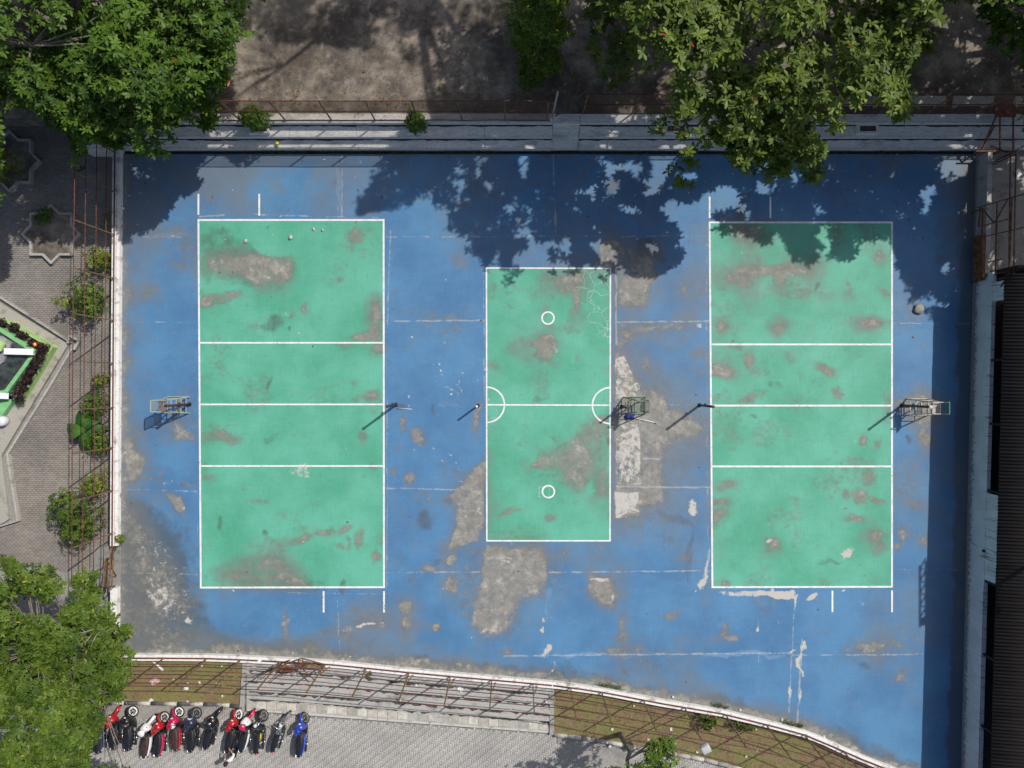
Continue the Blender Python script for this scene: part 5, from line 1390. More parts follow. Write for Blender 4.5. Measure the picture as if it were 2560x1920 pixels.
bike('crimson motorcycle carrying a white helmet and maroon seat', (450, 1780), (446, 1868), 36, 'p_pink', 'p_red', 'seat_brown', 'p_white', 'scooter', helmet=(428, 1818))
bike('black motorcycle with a white plate on its nose and dark rims', (494, 1783), (483, 1870), 38, 'p_navy', 'p_black', 'seat_black', 'p_grey', 'under', plate=True)
bike('glossy black motorcycle with a long fork and silver flank strip', (548, 1779), (519, 1866), -32, 'p_black', 'p_black', 'seat_black', 'p_grey', 'under', lean=-6)
bike('red scooter with a bright white eight-spoke front rim behind the standing person', (599, 1787), (577, 1869), 36, 'p_red', 'p_black', 'seat_black', 'p_white', 'scooter', front='p_red')
bike('white-nosed scooter with crimson handlebar cover and white flank stripe', (629, 1784), (608, 1874), -38, 'p_white', 'p_white', 'seat_black', 'p_black', 'scooter', front='p_pink', lean=-6)
bike('black road motorcycle with a fat front tyre and yellow flash', (662, 1789), (646, 1876), 34, 'p_black', 'p_yellow', 'seat_black', 'p_grey', 'trail')
bike('bare-framed motorcycle with silver tubes and a long black seat', (718, 1789), (686, 1872), -30, 'p_grey', 'p_silver', 'seat_black', 'p_grey', 'trail', lean=-5)
bike('shiny blue scooter parked apart at the open end of the row', (765, 1795), (754, 1880), 34, 'p_blue', 'p_blue', 'seat_black', 'p_grey', 'scooter')

# ------------------------------------------------------------------ person
M['skin'] = mat('brown_skin', (0.33, 0.15, 0.085), .55, var=.1, scale=20)
M['shirt'] = mat('white_cotton', (0.74, 0.74, 0.78), .85, var=.06, scale=8)
M['trouser'] = mat('black_trouser_cloth', (0.013, 0.014, 0.017), .9, var=.3)
M['hair'] = mat('black_hair', (0.010, 0.010, 0.013), .6, var=.4, scale=30)
def skinned(name, nodes, edges, m, parent, lev=2, rootv=0):
    me = bpy.data.meshes.new(name + '_base')
    me.from_pydata([n[:3] for n in nodes], edges, [])
    o = bpy.data.objects.new(name, me); COL.objects.link(o)
    md = o.modifiers.new('skin', 'SKIN'); md.use_smooth_shade = True
    for i, n in enumerate(nodes):
        sv = me.skin_vertices[0].data[i]; r = n[3]
        sv.radius = r if isinstance(r, tuple) else (r, r); sv.use_root = i == rootv
    sb_ = o.modifiers.new('sub', 'SUBSURF'); sb_.levels = lev; sb_.render_levels = lev
    dg = bpy.context.evaluated_depsgraph_get()
    me2 = bpy.data.meshes.new_from_object(o.evaluated_get(dg)); me2.name = name
    bpy.data.objects.remove(o)
    me2.materials.clear(); me2.materials.append(m)
    me2.polygons.foreach_set('use_smooth', np.ones(len(me2.polygons), bool))
    return link(name, me2, parent)
pp = W(598, 1868, LOW)
pe = thing('person', 'person in a white shirt and black trousers standing behind the parked motorcycles', 'person', (pp.x, pp.y, LOW), (0, 0, math.atan2(.57, .82)))
nodes = [(0, 0, .92, .115), (0, .0, 1.12, (.13, .10)), (0, .02, 1.32, (.16, .10)), (0, .02, 1.44, .075), (0, .03, 1.50, .052), (0, .05, 1.57, .078), (0, .055, 1.64, .092), (0, .05, 1.70, .082), (0, .045, 1.735, .05), (0, .145, 1.62, .018),
         (.09, 0, .86, .09), (.10, .02, .5, .06), (.10, -.01, .10, .042), (.105, .1, .04, .04), (.11, .17, .03, .032),
         (-.09, 0, .86, .09), (-.11, .0, .5, .06), (-.12, -.04, .10, .042), (-.125, .07, .04, .04), (-.13, .14, .03, .032),
         (.185, .02, 1.39, .06), (.255, .06, 1.14, .046), (.235, .30, 1.12, .034), (.23, .36, 1.12, (.026, .036)), (.225, .42, 1.115, (.02, .038)),
         (-.185, .02, 1.39, .06), (-.29, -.02, 1.15, .046), (-.24, .18, 1.02, .034), (-.23, .235, .99, (.026, .036)), (-.225, .28, .97, (.02, .036)),
         (.088, .045, 1.625, .016), (-.088, .045, 1.625, .016)]
edges = [(0, 1), (1, 2), (2, 3), (3, 4), (4, 5), (5, 6), (6, 7), (7, 8), (6, 9), (0, 10), (10, 11), (11, 12), (12, 13), (13, 14), (0, 15), (15, 16), (16, 17), (17, 18), (18, 19),
         (2, 20), (20, 21), (21, 22), (22, 23), (23, 24), (2, 25), (25, 26), (26, 27), (27, 28), (28, 29), (6, 30), (6, 31)]
def fingers(hand, dirv, side, ni):
    x, y, z = hand; d = Vector(dirv).normalized()
    for k, L in enumerate((.062, .072, .066, .05)):
        off = Vector((0, 0, 0)) + Vector((side * (-.027 + .018 * k), 0, 0))
        a = Vector((x, y, z)) + off; b_ = a + d * L * .55; c_ = b_ + d * L * .4 + Vector((0, 0, -.028))
        i0 = len(nodes); nodes.extend([(*b_, .0095), (*c_, .008)]); edges.extend([(ni, i0), (i0, i0 + 1)])
    a = Vector((x - side * .045, y - .03, z)); b_ = a + d * .04
    i0 = len(nodes); nodes.extend([(*a, .012), (*b_, .0095)]); edges.extend([(ni - 1, i0), (i0, i0 + 1)])
fingers((.225, .42, 1.115), (0, 1, -.1), 1, 24); fingers((-.225, .28, .97), (0, 1, -.3), -1, 29)
skinned('body', nodes, edges, M['skin'], pe, 2)
skinned('shirt', [(0, 0, .90, (.155, .125)), (0, .0, 1.12, (.155, .125)), (0, .02, 1.32, (.185, .125)), (0, .02, 1.43, (.10, .09)), (.185, .02, 1.40, .078), (.262, .06, 1.14, .066), (.248, .17, 1.125, .055), (-.185, .02, 1.40, .078), (-.30, -.02, 1.15, .066), (-.252, .15, 1.035, .052)],
        [(0, 1), (1, 2), (2, 3), (2, 4), (4, 5), (5, 6), (2, 7), (7, 8), (8, 9)], M['shirt'], pe, 2)
skinned('trousers', [(0, 0, .93, (.145, .118)), (.092, 0, .84, .105), (.102, .02, .5, .078), (.10, -.01, .09, .068), (-.092, 0, .84, .105), (-.112, .0, .5, .078), (-.12, -.04, .09, .068)], [(0, 1), (1, 2), (2, 3), (0, 4), (4, 5), (5, 6)], M['trouser'], pe, 2)
MB().lathe([(0, .118), (.05, .112), (.088, .08), (.104, .03), (.105, -.02), (.098, -.06), (.085, -.07)], (0, .035, 1.665), 'Z', 18).build('hair', M['hair'], pe)
for s in (-1, 1):
    MB().loft([(-.1, 0, 0, .03, .03), (0, 0, .015, .048, .045), (.1, 0, 0, .045, .035), (.15, 0, -.01, .02, .02)], 10, 2.6, M=Matrix.Translation((s * .112, .06 if s > 0 else .03, .045))).build('shoe', M['plastic_black'], pe)

# ------------------------------------------------------------------ broken gate on the wall
gt = thing('broken_gate', 'collapsed tangle of rusty gate frame lying over the low white wall', 'gate')
for (a, za, b_, zb, w) in [((754, 1646), .95, (667, 1678), .5, .045), ((754, 1646), .95, (814, 1662), .55, .05), ((751, 1663), .6, (812, 1669), .5, .12), ((755, 1671), .6, (788, 1702), .55, .04), ((681, 1674), .8, (751, 1667), .9, .045), ((714, 1656), .55, (754, 1661), .7, .04),
                            ((700, 1660), .4, (725, 1650), .7, .05), ((748, 1648), .9, (742, 1686), .5, .035), ((757, 1647), .9, (756, 1672), .6, .035), ((770, 1650), .8, (742, 1690), .5, .03), ((690, 1668), .5, (650, 1700), .3, .035), ((705, 1660), .5, (640, 1690), .4, .03), ((735, 1675), .6, (700, 1692), .5, .03), ((788, 1655), .7, (752, 1668), .6, .03), ((722, 1668), .7, (676, 1705), .2, .035)]:
    MB().bar(W(*a, za), W(*b_, zb), w).build('gate_bar', M['rust'] if w < .1 else M['rust_post'], gt)
sh = MB(); q = [W(702, 1664, .42), W(738, 1668, .42), W(742, 1680, .42), (W(700, 1680, .42))]; sh.prism([(p.x, p.y) for p in q], .40, .43); sh.build('gate_sheet', M['rust'], gt)
# frame at the gap of the straight wall
gg = thing('gate_frame', 'rusty swing gate frame standing in the gap of the straight white wall', 'gate')
for a, za, b_, zb in [((290, 1372), 0, (278, 1372), 2.2), ((288, 1465), 0, (272, 1468), 2.2), ((278, 1372), 2.2, (272, 1468), 2.2), ((290, 1440), .1, (270, 1405), 1.8), ((268, 1395), .1, (268, 1470), .1), ((268, 1395), .1, (262, 1398), 2), ((262, 1398), 2, (258, 1466), 2), ((268, 1470), .1, (258, 1466), 2), ((268, 1395), .1, (258, 1466), 2), ((284, 1372), 1.1, (279, 1466), 1.1)]:
    MB().bar(W(*a, za), W(*b_, zb), .05).build('gate_bar', M['rust_post'], gg)
rp = thing('ramp', 'plain concrete ramp from the wall gap down to the paved path', 'ramp')
q = [W(302, 1366, 0), W(302, 1464, 0), W(235, 1466, LOW), W(235, 1366, LOW)]
MB().add([(p.x, p.y, p.z + .004) for p in q] + [(p.x, p.y, -1.3) for p in q], [(0, 1, 2, 3), (0, 4, 5, 1), (1, 5, 6, 2), (2, 6, 7, 3), (3, 7, 4, 0)]).build('ramp_slab', M['step'], rp)

# ------------------------------------------------------------------ floodlight pole on the bank
fp_ = thing('floodlight_pole', 'thin pole on the turf bank carrying a pale box floodlight', 'floodlight')
pb = W(1722, 1785, -.2); ptop = W(1762, 1867, 3.3)
MB().tube([(pb.x, pb.y, -.4), (ptop.x * .985, ptop.y * .985, 3.2)], .03, 8).build('pole_tube', M['rust_post'], fp_)
hd = MB(); hd.loft([(-.2, 0, 0, .16, .09), (-.17, 0, 0, .21, .12), (.17, 0, 0, .21, .12), (.2, 0, 0, .16, .07)], 14, 7, M=Matrix.Translation(W(1764, 1872, 3.35)) @ Matrix.Rotation(.5, 4, 'Z') @ Matrix.Rotation(.25, 4, 'X'))
hd.build('lamp_housing', M['p_silver'], fp_)
MB().loft([(-.16, 0, -.13, .15, .02), (.16, 0, -.13, .15, .02)], 10, 7, M=Matrix.Translation(W(1764, 1872, 3.35)) @ Matrix.Rotation(.5, 4, 'Z') @ Matrix.Rotation(.25, 4, 'X')).build('lamp_glass', M['lens'], fp_)

# ------------------------------------------------------------------ litter and small things
def bank_z(px, py):
    t_ = edge_y(px) + 14; bot_ = np.interp(px, [0, 270, 560, 612, 1384, 1500, 1640, 1750, 1850], [1753, 1757, 1761, 1770, 1835, 1850, 1876, 1894, 1920])
    if py < t_: return 0.0
    f = min(1, (py - t_) / (bot_ - t_))
    return -.1 - .83 * f
M['paper'] = mat('white_litter_paper', (0.70, 0.69, 0.66), .85, var=.12, scale=20)
M['card'] = mat('red_and_white_carton', (0.5, 0.05, 0.05), .7, c2=(0.7, 0.68, 0.66), var=.2, scale=14)
M['stone'] = mat('pale_broken_stone', (0.52, 0.49, 0.43), .9, var=.25, scale=14, bump=.4)
M['bag_grey'] = mat('grey_plastic_bag', (0.16, 0.19, 0.23), .35, var=.6, scale=10)
M['yellow'] = mat('yellow_plastic', (0.75, 0.68, 0.03), .5, var=.15)
def scrap(name, label, cat, px, py, z, size, m, group=None, flat=True):
    p = W(px, py, z)
    mb = MB(); nx_ = 4; rot = random.uniform(0, 3.1)
    if flat:
        vs, fs = [], []
        for j in range(3):
            for i in range(nx_): vs.append(((i / (nx_ - 1) - .5) * size[0] + random.uniform(-.02, .02), (j / 2 - .5) * size[1] + random.uniform(-.02, .02), .02 + random.uniform(0, .05)))
        for j in range(2):
            for i in range(nx_ - 1): fs.append((j * nx_ + i, j * nx_ + i + 1, (j + 1) * nx_ + i + 1, (j + 1) * nx_ + i))
        n0 = len(vs); vs += [(x, y, zz_ - .006) for x, y, zz_ in vs]; fs += [tuple(reversed([n0 + k for k in f])) for f in fs]
        mb.add(vs, fs)
    else:
        secs = []; n = 6
        for k in range(n):
            t_ = k / (n - 1); rr = math.sin(math.pi * (.12 + .76 * t_)) * random.uniform(.8, 1.15)
            secs.append(((t_ - .5) * size[0], random.uniform(-.02, .02), size[2] / 2, size[1] / 2 * rr, size[2] / 2 * rr))
        mb.loft(secs, 7, 2.2)
    o = mb.build(name, m); o.location = p; o.rotation_euler = (0, 0, rot)
    tag(o, label, cat, group)
    return o
scrap('broken_stone', 'largest pale stone lying on the first green court near its top line', 'stone', 727, 594, 0.004, (.22, .2, .12), M['stone'], 'stones on the green court', False)
scrap('broken_stone', 'pale flat stone by the top line of the first green court, in a pair', 'stone', 785, 573, 0.004, (.18, .12, .07), M['stone'], 'stones on the green court', False)
scrap('broken_stone', 'smaller stone of the pair by the top line of the first green court', 'stone', 807, 575, 0.004, (.12, .12, .07), M['stone'], 'stones on the green court', False)
scrap('broken_stone', 'grey stone between the brown stain and the corner of the first green court', 'stone', 615, 603, 0.004, (.2, .18, .1), M['stone'], 'stones on the green court', False)
scrap('mortar_heap', 'round heap of grey mortar on the blue floor at the tip of the tree shadow', 'mortar heap', 2295, 773, 0, (.5, .5, .16), concrete('grey_mortar', (.3, .28, .25), (.08, .07, .06), .9, 9), None, False)
scrap('carton', 'red and white torn carton on the turf bank above the kerb', 'carton', 388, 1702, bank_z(388, 1702), (.3, .42, .1), M['card'])
scrap('plastic_strip', 'long twisted white plastic strip high on the turf bank', 'plastic strip', 395, 1663, bank_z(395, 1663), (.75, .12, .1), M['paper'])
scrap('paper', 'white sheet of paper on the stepped seats under the rails', 'paper', 1151, 1723, -.28, (.26, .18, .1), M['paper'])
scrap('box_lid', 'dirty white box lid on the lower turf bank', 'box lid', 466, 1720, bank_z(466, 1720), (.25, .15, .1), M['paper'])
scrap('paper', 'pale paper scrap lying just above the painted kerb stones', 'paper', 378, 1750, bank_z(378, 1750), (.13, .2, .1), M['paper'])
scrap('plastic_bag', 'dark grey plastic bag between the leaves and the painted kerb', 'plastic bag', 273, 1743, -.85, (.5, .4, .3), M['bag_grey'], None, False)
scrap('yellow_wrapper', 'bright yellow wrapper on the lower sunlit seating step', 'wrapper', 694, 361, .54, (.22, .2, .14), M['yellow'], None, False)
scrap('paper', 'pale square sheet on the dark yard floor between pipe rails', 'paper', 2544, 433, 0, (.3, .34, .1), M['paper'])
scrap('paper', 'white scrap on the road beside the small bare-trunked tree', 'paper', 1524, 1866, LOW, (.16, .12, .08), M['paper'])
r_ = random.Random(4)
spots = [(500, 1706), (470, 1707), (434, 1697), (555, 1664), (505, 1665), (545, 1709), (557, 1740), (470, 1752), (1648, 1761), (1365, 1752), (1341, 1768), (1677, 1822), (1621, 1848), (1530, 1823), (1586, 1762), (1742, 1880), (1893, 1875), (1866, 1890), (1890, 1822), (2060, 1840), (1955, 1798), (1850, 1774), (1682, 1742), (1665, 1884), (1673, 1885), (1040, 1712), (1210, 1785), (1000, 1748)]
ORD = 'first second third fourth fifth sixth seventh eighth ninth tenth eleventh twelfth thirteenth fourteenth fifteenth sixteenth'.split()
zones = {}
for (x, y) in sorted(spots):
    k = 'wall' if y < edge_y(x) + 4 else ('left' if x < 612 else ('steps' if x < 1380 else 'right'))
    zones.setdefault(k, []).append((x, y))
PHR = {'wall': 'small white scrap from the left along the court foot of the curved wall', 'left': 'small white scrap from the corner tree on the left turf bank', 'steps': 'small white scrap from the left on the stepped seats', 'right': 'small white scrap from the stepped seats on the right turf bank'}
for k, L_ in zones.items():
    for n_, (x, y) in enumerate(L_):
        z = bank_z(x, y) if k != 'steps' else -.3 - (.5 if y > 1760 else 0)
        scrap('litter_scrap', ORD[n_] + ' ' + PHR[k], 'litter', x, y, z + .02, (r_.uniform(.08, .16), r_.uniform(.06, .12), .06), M['paper'], 'white litter scraps along the railed edge')
M['dry_leaf'] = leaf_mat('fallen_dry_leaf', (0.12, 0.05, 0.025), (0.30, 0.17, 0.07), odd=(0.55, 0.5, 0.42), odd_at=.72, trans=0)
def fallen(n, seed):
    r = np.random.default_rng(seed)
    px = r.uniform(310, 2420, n * 4); py = r.uniform(384, 1780, n * 4)
    e = edge_y(px) - py
    keep = (e > 3) & (r.random(n * 4) < (np.exp(-e / 14.) * .9 + np.exp(-(py - 380) / 12.) * .7 + np.where(py < 640, .16, .02) + np.exp(-(px - 306) / 9) * .5))
    px, py = px[keep][:n], py[keep][:n]; m = len(px)
    a = r.random(m) * 6.28; L = r.uniform(.03, .085, m); w = L * .45
    k = 1 / PPM; X = (px - 1280) * k; Y = (960 - py) * k
    c_, s_ = np.cos(a), np.sin(a); V = []
    for (u_, v_, z_) in ((-1, 0, .012), (0, -1, .022), (1, 0, .014), (0, 1, .03)):
        V.append(np.stack([X + u_ * L * c_ - v_ * w * s_, Y + u_ * L * s_ + v_ * w * c_, np.full(m, z_)], -1))
    V = np.stack(V, 1).reshape(-1, 3)
    o = link('fallen_leaves', np_mesh('fallen_leaves', V, np.arange(4 * m).reshape(-1, 4), M['dry_leaf'], {'tint': np.repeat(r.random(m), 4)}))
    o['kind'] = 'stuff'
fallen(700, 5)
# ------------------------------------------------------------------ foliage
def rosettes(P, N, K, L, wr, rng, tilt=(.05, .55), droop=.25, tint0=None, odd=.012, f=(.06, .62, 1.0), w=(.12, .5, .2)):
    """K leaves round each point P with axis N -> vertices, quads, tint"""
    n = len(P)
    N = N / np.linalg.norm(N, axis=1, keepdims=True)
    r = rng.normal(size=(n, 3)); T = np.cross(N, r); T /= np.linalg.norm(T, axis=1, keepdims=True) + 1e-9
    B = np.cross(N, T)
    a = (np.arange(K)[None] / K * 2 * np.pi + rng.normal(0, .25, (n, K)))[..., None]
    H = np.cos(a) * T[:, None] + np.sin(a) * B[:, None]
    S = np.cross(N[:, None], H)
    e = rng.uniform(tilt[0], tilt[1], (n, K, 1))
    D = np.cos(e) * H + np.sin(e) * N[:, None]
    U = -np.sin(e) * H + np.cos(e) * N[:, None]
    roll = rng.normal(0, .35, (n, K, 1)); S = S * np.cos(roll) + U * np.sin(roll)
    LL = L * rng.uniform(.5, 1.15, (n, K, 1)) * rng.uniform(.75, 1.15, (n, 1, 1))
    V = np.empty((n, K, 3, 2, 3))
    for i in range(3):
        c = P[:, None] + D * LL * f[i] - U * LL * droop * f[i] ** 2
        V[:, :, i, 0] = c - S * LL * wr * w[i]; V[:, :, i, 1] = c + S * LL * wr * w[i]
    m = n * K
    b = (np.arange(m) * 6)[:, None]
    F = np.concatenate([b + np.array([[0, 1, 3, 2]]), b + np.array([[2, 3, 5, 4]])], 1).reshape(-1, 4)
    t0 = rng.random(n) if tint0 is None else tint0
    t = np.clip(t0[:, None] * .7 + rng.random((n, K)) * .28, 0, .97)
    t = np.where(rng.random((n, K)) < odd, .995, t)
    return V.reshape(-1, 3), F, np.repeat(t.ravel(), 6)

SHADE = [(905, 500), (915, 472), (960, 435), (990, 418), (1040, 402), (1095, 372), (1100, 300), (2800, 300), (2800, 790), (2330, 790), (2300, 770), (2268, 725), (2255, 660), (2222, 585), (2150, 600), (2130, 658), (2060, 645), (2000, 665), (1960, 640), (1930, 650),
         (1895, 600), (1850, 585), (1830, 610), (1790, 600), (1765, 545), (1735, 510), (1690, 495), (1665, 540), (1700, 560), (1720, 630), (1690, 660), (1650, 682), (1620, 690), (1580, 682), (1545, 640), (1535, 695), (1520, 730), (1490, 690), (1470, 640), (1440, 700),
         (1410, 730), (1370, 672), (1330, 650), (1290, 702), (1260, 735), (1225, 730), (1215, 690), (1200, 640), (1150, 622), (1120, 630), (1110, 592), (1090, 560), (1095, 505), (1050, 490), (985, 500), (965, 522), (935, 516)]
SHADE_L = [(296, 370), (505, 370), (508, 400), (480, 440), (500, 455), (480, 478), (440, 492), (420, 530), (390, 560), (350, 588), (325, 604), (296, 612)]
LIT = [(585, 90), (1000, 120), (1070, 250), (1085, 374), (585, 374)]
HOLES = [[(1682, 560), (1730, 520), (1765, 470), (1850, 462), (1862, 520), (1785, 530), (1775, 600), (1700, 612)], [(1455, 602), (1500, 590), (1560, 622), (1540, 662), (1500, 655)], [(1402, 590), (1430, 580), (1440, 640), (1410, 640)], [(2270, 560), (2300, 560), (2296, 590), (2275, 590)], [(2420, 660), (2440, 660), (2440, 720), (2420, 712)]]
def shadow_ok(P, right=True, rng=None, strict=1.0):
    X = P[:, 0] - KX * P[:, 2]; Y = P[:, 1] - KY * P[:, 2]
    on = (Y < 11.5) & (X > -19.1) & (X < 22.7)
    px, py = 1280 + X * PPM, 960 - Y * PPM
    hole = np.zeros(len(P), bool)
    for h_ in HOLES: hole |= inpoly(px, py, h_)
    dap = fbm(px + 900, py + 900, 46, 3, 401) > .615
    hole |= dap & (py > 372) & (px > 1180)
    ok = np.where(on, (inpoly(px, py, SHADE) | inpoly(px, py, SHADE_L)) & ~hole, True)
    X2 = P[:, 0] - KX * (P[:, 2] - GZ); Y2 = P[:, 1] - KY * (P[:, 2] - GZ)
    k = PPM * CAM_H / (CAM_H - GZ)
    ok &= ~((Y2 >= 11.3) & inpoly(1280 + X2 * k, 960 - Y2 * k, LIT))
    X3 = P[:, 0] - KX * (P[:, 2] + 1); Y3 = P[:, 1] - KY * (P[:, 2] + 1)
    k = PPM * CAM_H / (CAM_H + 1)
    p3, q3 = 1280 + X3 * k, 960 - Y3 * k
    lit_path = (X < -19.1) & (p3 > -60) & ((q3 > 700) | ((q3 > 610) & (p3 > 60)))
    return ok & ~lit_path

def view_ok(P, masks, margin=0):
    px, py = topx(P)
    inside = (px > -2) & (px < 2562) & (py > -2) & (py < 1922)
    m = np.zeros(len(P), bool)
    for q in masks: m |= inpoly(px, py, q)
    return ~inside | m

def crown(rng, ells, nclump, per, rad, masks, check=True, flat=.55, shell=.45, zmin=-9):
    """clumps of rosettes in ellipsoids, kept where the photograph shows leaves or the shade they throw"""
    C = []; wts = np.array([e[3] * e[4] + e[3] * e[5] for e in ells]); wts = wts / wts.sum()
    while len(C) < nclump:
        e = ells[rng.choice(len(ells), p=wts)]
        d = rng.normal(size=3); d /= np.linalg.norm(d); d[2] = abs(d[2]) if rng.random() < .75 else d[2]
        rr = (1 - shell * rng.random() ** 1.5)
        c = np.array(e[:3]) + d * rr * np.array(e[3:6])
        if c[2] < zmin: continue
        C.append(c)
    C = np.array(C)
    P, A, T, keepC = [], [], [], []
    for c in C:
        R = rad * rng.uniform(.65, 1.3); n = int(per * rng.uniform(.6, 1.3))
        d = rng.normal(size=(n, 3)); d /= np.linalg.norm(d, axis=1, keepdims=True)
        d[:, 2] = np.where(rng.random(n) < .8, abs(d[:, 2]), d[:, 2])
        rr = rng.random((n, 1)) ** .4
        p = c + d * rr * R * np.array([1, 1, flat])
        ok = view_ok(p, masks)
        if check: ok &= shadow_ok(p)
        if ok.sum() < n * .25: continue
        keepC.append(c)
        ax = d * np.array([.55, .55, .8]) + np.array([.10, .08, .65]) + rng.normal(0, .22, (n, 3))
        P.append(p[ok]); A.append(ax[ok])
        T.append(np.clip(rng.random() * .55 + rng.random(ok.sum()) * .5, 0, 1))
    return np.concatenate(P), np.concatenate(A), np.concatenate(T), np.array(keepC)

def limbs(root, base, heart, clumps, r0, rng, nl=9, m=None, masks=None, off=(0, 0, 0)):
    """tapered trunk, main limbs and thin boughs reaching the clumps"""
    m = m or M['bark']
    tr = MB(); base = Vector(base); heart = Vector(heart)
    mid = (base + heart) / 2 + Vector((rng.normal(0, .25), rng.normal(0, .25), 0))
    tr.tube([base - Vector((0, 0, .3)), base + Vector((0, 0, .15)), mid, heart], [r0 * 1.5, r0 * 1.1, r0 * .85, r0 * .7], 12)
    tr.build('trunk', m, root)
    def seen_ok(pts):
        if masks is None: return True
        q = np.array([tuple(pts[i].lerp(pts[i + 1], f)) for i in range(len(pts) - 1) for f in (0, .33, .66, 1)]) + np.array(off)
        return bool((view_ok(q, masks) & shadow_ok(q)).all())
    nodes = []
    idx = rng.choice(len(clumps), min(nl, len(clumps)), replace=False)
    lb = MB()
    for i in idx:
        c = Vector(clumps[i]); a = heart.lerp(c, .35) + Vector((0, 0, -.1)); b_ = heart.lerp(c, .7) + Vector((rng.normal(0, .2), rng.normal(0, .2), -.15))
        if seen_ok([heart, a, b_, c]): lb.tube([heart, a, b_, c - Vector((0, 0, .2))], [r0 * .55, r0 * .38, r0 * .24, r0 * .08], 8)
        nodes += [a, b_]
    for c in clumps:
        c = Vector(c) - Vector((0, 0, .15))
        nb_ = min(nodes, key=lambda q: (q - c).length)
        mm = nb_.lerp(c, .55) + Vector((rng.normal(0, .12), rng.normal(0, .12), -.1))
        if seen_ok([nb_, mm, c]): lb.tube([nb_, mm, c], [r0 * .14, r0 * .09, r0 * .035], 5, cap=False)
    lb.build('bough', m, root)['kind'] = 'stuff'

def twigs(root, P, A, n, rng, L=(.4, 1.0), m=None):
    tb = MB()
    for i in rng.choice(len(P), n, replace=False):
        p = Vector(P[i]); d = Vector(A[i]).normalized(); q = Vector(rng.normal(0, .6, 3)); q.z = abs(q.z) * .3
        l = rng.uniform(*L); e = p + (d * .5 + q).normalized() * l
        tb.tube([p - d * .25, p + (e - p) * .5 + Vector(rng.normal(0, .04, 3)), e], [.022, .015, .007], 5, cap=False)
        for k in range(2):
            s_ = p.lerp(e, rng.uniform(.4, .8)); tb.tube([s_, s_ + (e - p).normalized() * l * .35 + Vector(rng.normal(0, .1, 3))], [.011, .005], 4, cap=False)
    tb.build('bare_twig', m or M['twig'], root)['kind'] = 'stuff'

def leaves(root, name, P, A, T, K, L, wr, m, rng, **kw):
    V, F, t = rosettes(P, A, K, L, wr, rng, tint0=T, **kw)
    o = link(name, np_mesh(name, V, F, m, {'tint': t}), root); o['kind'] = 'stuff'
    return o

M['leaf_tl'] = leaf_mat('broad_green_leaf', (0.022, 0.054, 0.009), (0.128, 0.225, 0.026), odd=(0.45, 0.12, 0.03))
M['leaf_tr'] = leaf_mat('olive_almond_leaf', (0.030, 0.062, 0.010), (0.19, 0.26, 0.04), odd=(0.42, 0.06, 0.03))
M['leaf_bl'] = leaf_mat('small_bright_leaf', (0.027, 0.062, 0.010), (0.15, 0.225, 0.028), odd=(0.33, 0.27, 0.04))
M['leaf_col'] = leaf_mat('long_drooping_leaf', (0.03, 0.065, 0.009), (0.20, 0.28, 0.03), odd=(0.2, 0.2, 0.05))
M['leaf_lime'] = leaf_mat('lime_shrub_leaf', (0.06, 0.10, 0.012), (0.27, 0.31, 0.04), odd=(0.4, 0.38, 0.05))
M['leaf_shrub'] = leaf_mat('deep_green_shrub_leaf', (0.03, 0.07, 0.010), (0.15, 0.24, 0.026), odd=(0.25, 0.25, 0.05))
M['leaf_purple'] = leaf_mat('dark_purple_leaf', (0.014, 0.009, 0.010), (0.055, 0.026, 0.03), odd=(0.10, 0.05, 0.03), trans=.1)
M['leaf_big'] = leaf_mat('banana_leaf', (0.03, 0.09, 0.014), (0.08, 0.19, 0.03), odd=(0.3, 0.22, 0.05))

TLM = [[(-900, -900), (636, -900), (638, 60), (648, 95), (615, 112), (594, 150), (590, 215), (582, 262), (556, 302), (545, 332), (505, 350), (480, 346), (470, 372), (420, 380), (390, 418), (362, 402), (330, 372), (292, 374), (240, 345), (214, 380), (206, 442), (180, 440), (172, 380), (182, 332), (140, 320), (100, 300), (60, 272), (0, 272), (-900, 300)]]
rng = np.random.default_rng(21)
tl = thing('broadleaf_tree', 'big dense bright green tree over the corner of the court beside the star beds', 'tree', (-19.4, 15.8, GZ))
P, A, T, C = crown(rng, [(-18.3, 15.2, 5.6, 8.8, 7.2, 3.6), (-14.6, 12.2, 5.0, 4.6, 3.4, 2.4), (-20.5, 11.5, 4.6, 5, 3.5, 2.2)], 360, 44, 1.0, TLM)
off = np.array([-19.4, 15.8, GZ])
leaves(tl, 'crown', P - off, A, T, 8, .26, .40, M['leaf_tl'], rng, odd=.0008)
limbs(tl, (0, 0, 0), (.6, -.6, 2.9), C - off, .34, rng, 11, masks=TLM, off=off); twigs(tl, P - off, A, 34, rng)
print('TL', len(P))

TRM = [[(1560, -900), (2350, -900), (2352, 60), (2336, 110), (2300, 140), (2268, 190), (2290, 250), (2284, 300), (2222, 302), (2172, 222), (2160, 270), (2120, 302), (2080, 332), (2036, 310), (2062, 380), (2052, 440), (2032, 482), (1990, 402), (1962, 440), (1920, 452), (1878, 440), (1830, 402), (1800, 350), (1780, 362), (1742, 380), (1722, 462), (1660, 472),
          (1662, 440), (1702, 372), (1690, 312), (1640, 332), (1598, 300), (1588, 260), (1622, 230), (1600, 200), (1570, 170), (1575, 100), (1590, 60)],
       [(1375, 150), (1395, 110), (1470, 85), (1500, 50), (1515, 75), (1480, 105), (1410, 140), (1425, 180), (1405, 185), (1400, 150)],
       [(1590, 255), (1690, 255), (1690, 340), (1600, 370), (1560, 350), (1545, 310), (1590, 290)], [(1395, -900), (1600, -900), (1600, 60), (1500, 20)]]
rng = np.random.default_rng(33)
